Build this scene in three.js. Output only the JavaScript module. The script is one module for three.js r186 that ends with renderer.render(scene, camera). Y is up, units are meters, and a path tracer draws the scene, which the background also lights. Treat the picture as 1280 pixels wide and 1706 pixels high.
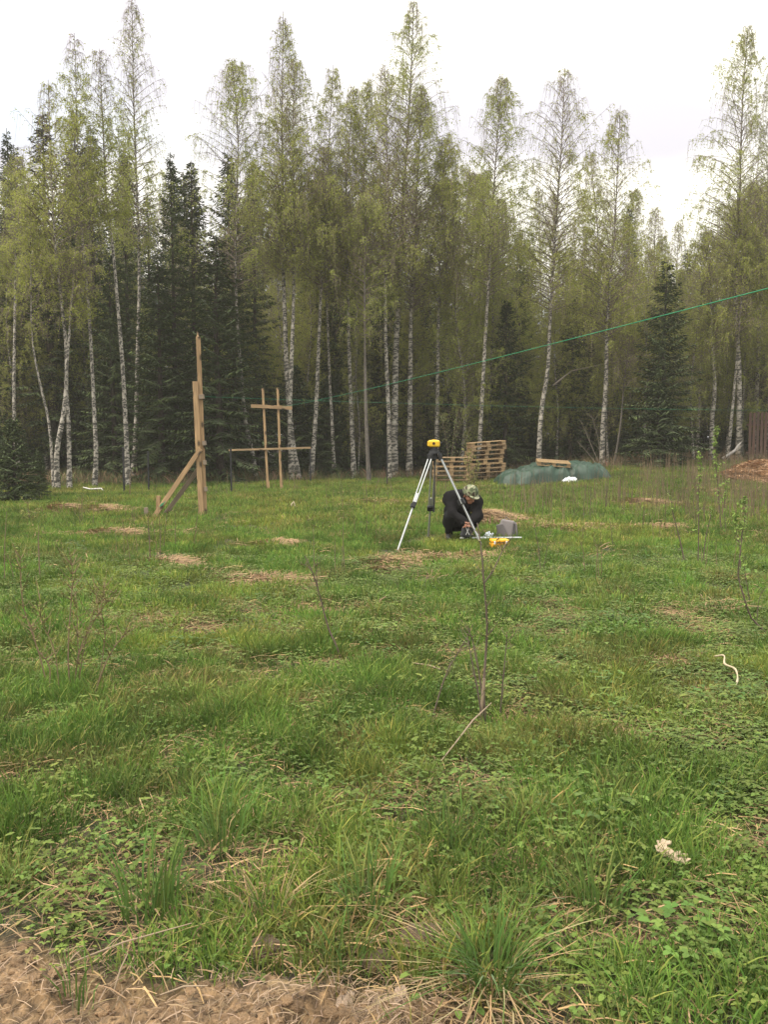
import * as THREE from 'three';
import { MarchingCubes } from 'three/addons/objects/MarchingCubes.js';
import { mergeGeometries } from 'three/addons/utils/BufferGeometryUtils.js';
import { RoundedBoxGeometry } from 'three/addons/geometries/RoundedBoxGeometry.js';

// ---------- camera, sky, sun, exposure ----------
const scene = new THREE.Scene();
const camera = new THREE.PerspectiveCamera(61.6, 769 / 1024, 0.05, 600);
camera.position.set(0, 1.6, 0);
camera.rotation.set(-THREE.MathUtils.degToRad(5.1), 0, 0);
const renderer = new THREE.WebGLRenderer({ antialias: true });
renderer.toneMapping = THREE.LinearToneMapping;
renderer.toneMappingExposure = 2.45;
renderer.shadowMap.enabled = true;
const SUN_DIR = new THREE.Vector3(-0.42, 0.8, 0.25).normalize();

// ---------- random numbers and noise ----------
function seeded(a) { return () => { a |= 0; a = a + 0x6D2B79F5 | 0; let t = Math.imul(a ^ a >>> 15, 1 | a); t = t + Math.imul(t ^ t >>> 7, 61 | t) ^ t; return ((t ^ t >>> 14) >>> 0) / 4294967296; }; }
function hash2(x, y) { let h = Math.imul(x | 0, 374761393) + Math.imul(y | 0, 668265263); h = Math.imul(h ^ h >>> 13, 1274126177); return ((h ^ h >>> 16) >>> 0) / 4294967296; }
function noise2(x, y) {
  const i = Math.floor(x), j = Math.floor(y), a = x - i, b = y - j, u = a * a * (3 - 2 * a), v = b * b * (3 - 2 * b);
  return (hash2(i, j) * (1 - u) + hash2(i + 1, j) * u) * (1 - v) + (hash2(i, j + 1) * (1 - u) + hash2(i + 1, j + 1) * u) * v;
}
function fbm(x, y, n = 4) { let s = 0, a = 0.5, t = 0; for (let k = 0; k < n; k++) { s += a * noise2(x, y); t += a; x = x * 2.03 + 17.1; y = y * 2.03 - 9.7; a *= 0.5; } return s / t; }
const clamp = (v, a = 0, b = 1) => Math.max(a, Math.min(b, v));
const smooth = (a, b, v) => { const t = clamp((v - a) / (b - a)); return t * t * (3 - 2 * t); };
const lerp = (a, b, t) => a + (b - a) * t;

scene.fog = new THREE.FogExp2(new THREE.Color(1, 0.97, 0.86), 0.001);
// broken white cloud over pale blue, brighter round the veiled sun
{
  const W = 1024, H = 512, data = new Float32Array(W * H * 4), d = new THREE.Vector3();
  for (let r = 0; r < H; r++) for (let c = 0; c < W; c++) {
    const el = ((r + 0.5) / H - 0.5) * Math.PI, az = ((c + 0.5) / W - 0.5) * 2 * Math.PI;
    d.set(Math.cos(el) * Math.cos(az), Math.sin(el), Math.cos(el) * Math.sin(az));
    const up = Math.max(d.y, 0) + 0.16, qx = d.x / up, qy = d.z / up;
    const n = fbm(qx * 1.1 + 12.3, qy * 1.1 + 31.9, 6), m = fbm(qx * 1.5 + 33.3, qy * 2.1 + 90.1, 4);
    const cover = smooth(0.22, 0.5, n), body = 0.58 + 0.44 * smooth(0.28, 0.6, m);
    const glow = 0.3 * Math.pow(Math.max(0, d.dot(SUN_DIR)), 4);
    const k = d.y < 0 ? 0.2 : 1.12 * (1 + 2 * d.y) / 3, o = (r * W + c) * 4;
    data[o] = k * (lerp(0.66, 1.16 * body, cover) + glow); data[o + 1] = k * (lerp(0.76, 1.12 * body, cover) + glow); data[o + 2] = k * (lerp(0.86, 1.02 * body + 0.24 * (1 - body), cover) + glow * 0.95); data[o + 3] = 1;
  }
  const sky = new THREE.DataTexture(data, W, H, THREE.RGBAFormat, THREE.FloatType);
  sky.mapping = THREE.EquirectangularReflectionMapping; sky.magFilter = sky.minFilter = THREE.LinearFilter; sky.wrapS = THREE.RepeatWrapping; sky.needsUpdate = true;
  scene.background = sky; scene.environment = sky;
}
const sun = new THREE.DirectionalLight(new THREE.Color(1, 0.94, 0.83), 1.5);
sun.position.copy(SUN_DIR).multiplyScalar(80).add(new THREE.Vector3(0, 0, -20)); sun.target.position.set(0, 0, -20);
sun.castShadow = true; sun.shadow.radius = 26; sun.shadow.mapSize.set(4096, 4096);
Object.assign(sun.shadow.camera, { left: -40, right: 40, top: 40, bottom: -40, near: 1, far: 200 });
scene.add(sun, sun.target);

// ---------- naming, tagging, mesh building ----------
const taken = {};
function numbered(n) { const k = taken[n] = (taken[n] ?? -1) + 1; return k ? n + '_' + String(k).padStart(3, '0') : n; }
function tag(o, label, category, group) { o.userData.label = label; o.userData.category = category; if (group) o.userData.group = group; return o; }
function thing(name, label, category, pos = [0, 0, 0], group) { const g = new THREE.Group(); g.name = numbered(name); g.position.set(...pos); scene.add(g); return tag(g, label, category, group); }
function mesh(name, geo, mat, parent = scene, kind) {
  const m = new THREE.Mesh(geo, mat); m.name = parent === scene ? numbered(name) : name; m.castShadow = m.receiveShadow = true;
  if (kind) m.userData.kind = kind; parent.add(m); return m;
}
function copyOf(root, name) { const c = root.clone(); c.name = numbered(name || root.name.replace(/_\d\d\d$/, '')); c.userData = { ...root.userData }; scene.add(c); return c; }
class Build {
  constructor() { this.p = []; this.t = []; this.u = []; this.c = []; }
  get n() { return this.p.length / 3; }
  v(x, y, z, u = 0, w = 0, c) { this.p.push(x, y, z); this.u.push(u, w); if (c) this.c.push(c[0], c[1], c[2]); return this.n - 1; }
  f(a, b, c) { this.t.push(a, b, c); }
  q(a, b, c, d) { this.t.push(a, b, c, a, c, d); }
  geo() {
    const g = new THREE.BufferGeometry(); g.setAttribute('position', new THREE.Float32BufferAttribute(this.p, 3)); g.setAttribute('uv', new THREE.Float32BufferAttribute(this.u, 2));
    if (this.c.length) g.setAttribute('color', new THREE.Float32BufferAttribute(this.c, 3));
    g.setIndex(this.t); g.computeVertexNormals(); return g;
  }
  // tapered tube through points; uv in metres
  tube(pts, rad, sides = 6, c, cap = true) {
    const R = i => Array.isArray(rad) ? rad[i] : rad; let side = new THREE.Vector3(1, 0, 0), len = 0, last = null; const T = new THREE.Vector3(), A = new THREE.Vector3(), Bn = new THREE.Vector3();
    for (let i = 0; i < pts.length; i++) {
      const a = pts[Math.max(0, i - 1)], b = pts[Math.min(pts.length - 1, i + 1)];
      T.subVectors(b, a).normalize(); if (Math.abs(T.dot(side)) > 0.95) side = new THREE.Vector3(0, 0, 1); if (Math.abs(T.dot(side)) > 0.95) side = new THREE.Vector3(0, 1, 0);
      A.copy(side).addScaledVector(T, -T.dot(side)).normalize(); side = A.clone(); Bn.crossVectors(T, A);
      if (i) len += pts[i].distanceTo(pts[i - 1]);
      const row = this.n, r = R(i);
      for (let k = 0; k <= sides; k++) { const w = k / sides * 2 * Math.PI, x = Math.cos(w) * r, y = Math.sin(w) * r; this.v(pts[i].x + A.x * x + Bn.x * y, pts[i].y + A.y * x + Bn.y * y, pts[i].z + A.z * x + Bn.z * y, k / sides, len, c); }
      if (last !== null) for (let k = 0; k < sides; k++) this.q(last + k, row + k, row + k + 1, last + k + 1);
      if (cap && (i === pts.length - 1)) { const m = this.v(pts[i].x, pts[i].y, pts[i].z, 0.5, len, c); for (let k = 0; k < sides; k++) this.f(row + k, m, row + k + 1); }
      if (cap && i === 0) { const m = this.v(pts[i].x, pts[i].y, pts[i].z, 0.5, 0, c); for (let k = 0; k < sides; k++) this.f(row + k + 1, m, row + k); }
      last = row;
    }
    return this;
  }
  box(sx, sy, sz, M, c) {   // box with uv in metres along its longest side
    const g = new THREE.BoxGeometry(sx, sy, sz), P = g.attributes.position, base = this.n, v = new THREE.Vector3();
    for (let i = 0; i < P.count; i++) { v.fromBufferAttribute(P, i); const l = [v.x, v.y, v.z]; const m = sx >= sy && sx >= sz ? [l[0], l[1] + l[2]] : sy >= sz ? [l[1], l[0] + l[2]] : [l[2], l[0] + l[1]]; if (M) v.applyMatrix4(M); this.v(v.x, v.y, v.z, m[1], m[0], c); }
    for (const k of g.index.array) this.t.push(base + k); return this;
  }
}
const V = (x, y, z) => new THREE.Vector3(x, y, z);
const std = (r, g, b, rough = 0.85, extra = {}) => new THREE.MeshStandardMaterial({ color: new THREE.Color().setRGB(r, g, b), roughness: rough, side: THREE.DoubleSide, ...extra });
const leafy = (r, g, b, extra = {}) => new THREE.MeshPhysicalMaterial({ color: new THREE.Color().setRGB(r, g, b), roughness: 1, transmission: 0.35, thickness: 0, side: THREE.DoubleSide, specularIntensity: 0.3, ...extra });
function dataTex(w, h, fn, srgb = true) {
  const a = new Uint8Array(w * h * 4);
  for (let y = 0; y < h; y++) for (let x = 0; x < w; x++) { const c = fn(x, y), o = (y * w + x) * 4; for (let k = 0; k < 3; k++) a[o + k] = clamp(Math.round(255 * (typeof c === 'number' ? c : c[k])), 0, 255); a[o + 3] = 255; }
  const t = new THREE.DataTexture(a, w, h); t.wrapS = t.wrapT = THREE.RepeatWrapping; t.magFilter = THREE.LinearFilter; t.minFilter = THREE.LinearMipmapLinearFilter; t.generateMipmaps = true; if (srgb) t.colorSpace = THREE.SRGBColorSpace; t.needsUpdate = true; return t;
}
// noise that wraps at w, h cells
function wrapNoise(x, y, w, h) { const i = Math.floor(x), j = Math.floor(y), a = x - i, b = y - j, u = a * a * (3 - 2 * a), v = b * b * (3 - 2 * b), m = (p, q) => hash2(((p % w) + w) % w + 311, ((q % h) + h) % h + 97); return (m(i, j) * (1 - u) + m(i + 1, j) * u) * (1 - v) + (m(i, j + 1) * (1 - u) + m(i + 1, j + 1) * u) * v; }
function wrapFbm(x, y, w, h, n = 4) { let s = 0, a = 0.5, t = 0; for (let k = 0; k < n; k++) { s += a * wrapNoise(x, y, w, h); t += a; x *= 2; y *= 2; w *= 2; h *= 2; a *= 0.55; } return s / t; }

// ---------- the ground ----------
// patches of dead straw and bare earth: x, distance, half width, half depth, height
const STRAW = [[0.15, 10.7, 0.42, 0.5, 0.05], [0.75, 10.95, 0.3, 0.3, 0.05], [1.3, 11.0, 0.25, 0.3, 0.04], [-4.2, 13.6, 0.95, 0.3, 0.04], [-2.62, 10.4, 0.22, 0.35, 0.05], [2.1, 15.4, 0.55, 0.6, 0.1], [1.75, 15.2, 0.25, 0.5, 0.12], [3.2, 14.4, 0.7, 0.3, 0.03], [4.6, 14.5, 0.9, 0.35, 0.04],
  [-6.0, 18.2, 0.42, 0.4, 0.1], [-6.9, 18.4, 0.3, 0.4, 0.1], [5.9, 19.5, 0.5, 0.4, 0.12], [-1.3, 9.3, 0.35, 0.3, 0.02], [-1.6, 12.4, 0.14, 0.2, 0.02], [0.5, 9.4, 0.12, 0.25, 0.02], [2.4, 7.3, 0.25, 0.2, 0.03], [2.0, 5.9, 0.3, 0.2, 0.03], [-2.5, 5.0, 0.22, 0.25, 0.06], [8.8, 22.5, 1.2, 0.6, 0.06], [6.2, 13.2, 1.0, 0.4, 0.05], [0.2, 20, 0.9, 0.3, 0.04], [2.6, 25.4, 0.7, 0.6, 0.06],
  [-0.1, 6.0, 0.14, 0.12, 0.01], [0.75, 4.65, 0.22, 0.15, 0.0], [-1.1, 4.9, 0.25, 0.14, 0.01], [-0.95, 3.5, 0.14, 0.1, 0.0], [1.25, 4.4, 0.2, 0.12, 0], [0.55, 3.1, 0.14, 0.1, 0], [0.9, 2.6, 0.16, 0.09, 0], [2.05, 4.1, 0.2, 0.12, 0], [-1.5, 6.9, 0.2, 0.15, 0.01], [1.55, 3.3, 0.15, 0.1, 0], [0.1, 4.9, 0.15, 0.1, 0], [-0.3, 3.1, 0.12, 0.07, 0], [1.3, 6.3, 0.2, 0.15, 0]];
function strawAt(x, D) { let s = 0; for (const [a, d, rx, rz] of STRAW) { const q = ((x - a) / rx) ** 2 + ((D - d) / rz) ** 2; if (q < 4) s = Math.max(s, Math.exp(-q * (0.5 + 1.9 * fbm(x * 5, D * 5, 2)))); } return s * (0.55 + 0.7 * fbm(x * 7 + 9, D * 7, 2)); }
function soilAt(x, D) {           // the bare earth strip by the photographer's feet
  const edge = 2.39 + 0.22 * (fbm(x * 2.4 + 5, 3.3, 3) - 0.5) - 0.1 * smooth(-0.2, 0.15, x) + 0.14 * smooth(-0.5, -0.9, x) - 0.6 * smooth(0.2, 0.75, x);
  return 1 - smooth(edge - 0.09, edge + 0.07, D + 0.1 * (fbm(x * 9, D * 9, 3) - 0.5));
}
function groundY(x, z) {
  const D = -z;
  let y = 0.6 * smooth(3, 10, x) * smooth(18, 34, D);
  y += 0.11 * (fbm(x * 0.5 + 11, z * 0.5 + 4, 3) - 0.5) * smooth(2, 6, D) + 0.1 * (fbm(x * 2.1, z * 2.1, 3) - 0.5) * smooth(1.5, 3, D);
  for (const [a, d, rx, rz, h] of STRAW) if (h) { const q = ((x - a) / rx) ** 2 + ((D - d) / rz) ** 2; if (q < 4) y += h * Math.exp(-q * 1.2); }
  if (D < 3.4) { const s = soilAt(x, D); y += s * (0.13 * (fbm(x * 6 + 1, z * 6, 4) - 0.42) + 0.045 * (fbm(x * 24, z * 24, 3) - 0.5)); }
  return y;
}
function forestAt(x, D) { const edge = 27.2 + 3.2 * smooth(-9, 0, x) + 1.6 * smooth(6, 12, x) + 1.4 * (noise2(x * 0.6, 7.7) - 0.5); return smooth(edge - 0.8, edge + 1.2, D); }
const groundTex = dataTex(512, 512, (x, y) => { const n = wrapFbm(x / 16, y / 16, 32, 32, 4), f = wrapFbm(x / 3, y / 40, 171, 13, 2), g = hash2(x, y); const k = 0.62 + 0.5 * (n - 0.5) * 1.6 + 0.22 * (f - 0.5) + 0.12 * (g - 0.5); return [k, k * 0.985, k * 0.965]; });
const groundBump = dataTex(512, 512, (x, y) => wrapFbm(x / 10, y / 10, 51, 51, 5), false);
const groundMat = new THREE.MeshStandardMaterial({ vertexColors: true, map: groundTex, bumpMap: groundBump, bumpScale: 0.03, roughness: 1 });
{
  const b = new Build(), zs = [], xs = []; let z = 8; while (z > -1) { zs.push(z); z -= 0.4; }
  z = -1; while (z > -150) { zs.push(z); z -= Math.max(0.022, 0.022 * Math.pow(-z / 2.2, 1.55)); } zs.push(-150);
  for (let k = -170; k <= 170; k++) { const s = k / 170; xs.push(Math.sign(s) * (2.2 * Math.abs(s) + 6 * Math.abs(s) ** 3 + 82 * Math.abs(s) ** 6)); }
  for (const zz of zs) for (const x of xs) {
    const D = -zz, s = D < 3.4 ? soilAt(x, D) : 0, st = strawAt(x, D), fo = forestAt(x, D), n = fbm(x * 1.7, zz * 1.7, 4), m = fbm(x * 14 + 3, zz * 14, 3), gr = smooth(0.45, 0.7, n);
    let c = [lerp(0.15, 0.085, gr), lerp(0.12, 0.11, gr), lerp(0.065, 0.035, gr)];
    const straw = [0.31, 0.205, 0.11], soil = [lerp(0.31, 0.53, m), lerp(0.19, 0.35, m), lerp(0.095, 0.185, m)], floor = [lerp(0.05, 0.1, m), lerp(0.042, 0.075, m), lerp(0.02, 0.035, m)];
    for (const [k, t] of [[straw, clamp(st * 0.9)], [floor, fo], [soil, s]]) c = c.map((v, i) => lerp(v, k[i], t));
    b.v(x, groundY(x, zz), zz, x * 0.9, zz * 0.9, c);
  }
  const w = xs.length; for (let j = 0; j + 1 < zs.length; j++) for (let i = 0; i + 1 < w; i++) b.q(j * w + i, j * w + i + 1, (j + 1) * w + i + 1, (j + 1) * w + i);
  const g = mesh('ground', b.geo(), groundMat, scene, 'structure'); g.castShadow = false;
}
console.log('ground done');
// ---------- trees ----------
const birchBark = (() => {
  const W = 128, H = 1024, a = new Float32Array(W * H).fill(1), R = seeded(5);
  const mark = (cx, cy, rx, ry, v) => { for (let y = Math.floor(cy - ry); y <= cy + ry; y++) for (let x = Math.floor(cx - rx); x <= cx + rx; x++) { const d = ((x - cx) / rx) ** 2 + ((y - cy) / ry) ** 2 + 0.7 * (hash2(x >> 1, y) - 0.5); if (d < 1) a[((y % H) + H) % H * W + ((x % W) + W) % W] = v; } };
  for (let i = 0; i < 460; i++) mark(R() * W, R() * H, 3 + R() * 12, 0.8 + R() * 1.6, 0.25 + R() * 0.3);
  for (let i = 0; i < 210; i++) mark(R() * W, R() * H, 4 + R() * 13, 3 + R() * 9, 0.06 + R() * 0.12);
  for (let i = 0; i < 40; i++) { const x = R() * W, y = R() * H; mark(x, y, 10 + R() * 10, 7 + R() * 9, 0.07); mark(x - 10, y + 6, 7, 5, 0.1); mark(x + 10, y + 6, 7, 5, 0.1); }
  return dataTex(W, H, (x, y) => { const n = wrapFbm(x / 16, y / 32, 8, 32, 4), k = a[y * W + x], v = k >= 1 ? 0.76 + 0.3 * (n - 0.5) : k * 0.8 + 0.26; return [v, v * 0.965, v * (k >= 1 ? 0.91 : 0.9)]; });
})();
birchBark.repeat.set(1, 1 / 3.2);
const birchMat = new THREE.MeshStandardMaterial({ map: birchBark, color: new THREE.Color().setRGB(0.66, 0.64, 0.6), roughness: 0.85 });
const dullBark = dataTex(128, 512, (x, y) => { const n = wrapFbm(x / 8, y / 24, 16, 21, 4), k = 0.36 + 0.32 * (n - 0.5) + (hash2(x >> 2, y >> 4) < 0.12 ? 0.13 : 0); return [k, k * 0.93, k * 0.85]; }); dullBark.repeat.set(2, 0.5);
const dullMat = new THREE.MeshStandardMaterial({ map: dullBark, roughness: 0.95 });
const spruceBark = dataTex(128, 512, (x, y) => { const n = wrapFbm(x / 8, y / 14, 16, 36, 4), k = 0.27 + 0.3 * (n - 0.5); return [k, k * 0.86, k * 0.76]; }); spruceBark.repeat.set(2, 0.6);
const spruceBarkMat = new THREE.MeshStandardMaterial({ map: spruceBark, roughness: 0.95 });
const twigMat = std(0.16, 0.12, 0.095, 0.9);
const birchLeafMat = leafy(1, 1, 1, { vertexColors: true, transmission: 0.55 });
const needleMat = leafy(1, 1, 1, { vertexColors: true, transmission: 0.12 });

function smoothPath(pts, n) { const c = new THREE.CatmullRomCurve3(pts, false, 'centripetal'); return Array.from({ length: n + 1 }, (_, i) => c.getPoint(i / n)); }
function leaf(b, p, L, R, c) {      // one small folded blade, any way up but mostly hanging
  const a = R() * 6.283, e = -0.5 - R() * 0.9 + (R() < 0.3 ? 1.2 : 0), dx = Math.cos(a) * Math.cos(e), dy = Math.sin(e), dz = Math.sin(a) * Math.cos(e), w = R() * 6.283;
  let sx = Math.cos(w), sy = 0.7 * (R() - 0.5), sz = Math.sin(w); const h = L * 0.36;
  const i = b.v(p.x, p.y, p.z, 0, 0, c); b.v(p.x + dx * L * 0.5 + sx * h, p.y + dy * L * 0.5 + sy * h, p.z + dz * L * 0.5 + sz * h, 0, 0, c); b.v(p.x + dx * L, p.y + dy * L, p.z + dz * L, 0, 0, c); b.v(p.x + dx * L * 0.5 - sx * h, p.y + dy * L * 0.5 - sy * h, p.z + dz * L * 0.5 - sz * h, 0, 0, c);
  b.q(i, i + 1, i + 2, i + 3);
}
// trunk path -> { trunk, branches, crown } geometries. o: r, start (share of the height), wide, n branches, twigs, leaves, size, hue
function birchShapes(path, o, seed) {
  const R = seeded(seed), T = new Build(), Bb = new Build(), C = new Build(), N = 26, pts = smoothPath(path, N), H = path[path.length - 1].y - path[0].y;
  T.tube([pts[0].clone().add(V(0, -0.25, 0)), ...pts], [o.r * 1.45, ...pts.map((p, i) => { const u = i / N; return Math.max(0.006, o.r * ((u < 0.04 ? 1.25 : 1.02) - 0.93 * Math.pow(u, 1.15))); })], 9);
  const P = t => { const f = clamp(t) * N, i = Math.min(N - 1, Math.floor(f)); return pts[i].clone().lerp(pts[i + 1], f - i); };
  const leafCol = () => { const k = 0.75 + 0.5 * R(), y = R(), g = o.hue ?? 0.5; return [k * lerp(0.29, 0.37, y * 0.6 + g * 0.4), k * lerp(0.34, 0.375, y * 0.5 + g * 0.3), k * lerp(0.055, 0.09, y)]; };
  for (let i = 0; i < o.n; i++) {
    const u = Math.pow((i + R()) / o.n, 0.95), t = o.start + (1 - o.start) * (u * 0.985), p = P(t), az = i * 2.39996 + R() * 0.9;
    const env = Math.min(1.55 + 0.5 * R(), o.wide * Math.min(1, 1.45 * Math.pow(1 - u, 0.9)) * (0.55 + 0.85 * noise2(Math.cos(az) * 1.5 + seed * 7.3, t * 9 + Math.sin(az) * 1.5)) * (0.6 + 0.4 * smooth(0, 0.25, u)) * (0.36 + 0.74 * R()) + 0.08), e = lerp(0.75, 1.12, u) + 0.35 * (R() - 0.5), rise = env * Math.tan(Math.min(e, 1.22)) * 0.8, cx = Math.cos(az), cz = Math.sin(az);
    const droop = 0.35 + 0.3 * R(), at = s => V(p.x + cx * env * (s + 0.12 * Math.sin(3 * s)), p.y + rise * (s - droop * s * s), p.z + cz * env * (s + 0.12 * Math.sin(3 * s)));
    const br = 0.006 + o.r * 0.16 * (1 - u * 0.75); Bb.tube([0, 0.3, 0.62, 1].map(at), [br, br * 0.7, br * 0.42, 0.003], 3, null, false);
    for (let k = 0; k < o.twigs; k++) {
      const s = 0.12 + 0.9 * R(), q = at(Math.min(1, s)), w = az + (R() - 0.5) * 3, out = (0.1 + 0.22 * R()) * (0.6 + env * 0.3), hang = (0.12 + 0.75 * R() * R()) * (0.55 + o.wide * 0.42) * (1.1 - 0.4 * u), a1 = V(q.x + Math.cos(w) * out * 0.6, q.y + 0.05 - 0.12 * R(), q.z + Math.sin(w) * out * 0.6), a2 = V(q.x + Math.cos(w) * out * 1.1, q.y - hang, q.z + Math.sin(w) * out * 1.1);
      Bb.tube([q, a1, a2], [0.0045, 0.0035, 0.002], 3, null, false);
      const nl = Math.round(o.leaves * (1.1 - 0.4 * u) * (0.5 + R()) * clamp(0.25 + env, 0.3, 1.25) * (0.25 + 1.25 * smooth(0.3, 0.62, noise2(q.x * 1.3 + seed * 3.1, q.y * 1.1 + q.z * 0.9))));
      for (let m = 0; m < nl; m++) { const f = Math.pow(R(), 0.8), l = f < 0.5 ? q.clone().lerp(a1, f * 2) : a1.clone().lerp(a2, f * 2 - 1); l.x += (R() - 0.5) * 0.1; l.y += (R() - 0.5) * 0.1; l.z += (R() - 0.5) * 0.1; leaf(C, l, o.size * (0.6 + 0.8 * R()), R, leafCol()); }
    }
  }
  return { trunk: T.geo(), branches: Bb.geo(), crown: C.geo() };
}
function plantTree(name, label, shapes, mats, pos, group, category = 'tree') {
  const g = thing(name, label, category, pos, group);
  mesh('trunk', shapes.trunk, mats[0], g); mesh('branches', shapes.branches, mats[1], g, 'stuff'); mesh('crown', shapes.crown, mats[2], g, 'stuff');
  return g;
}
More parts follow.
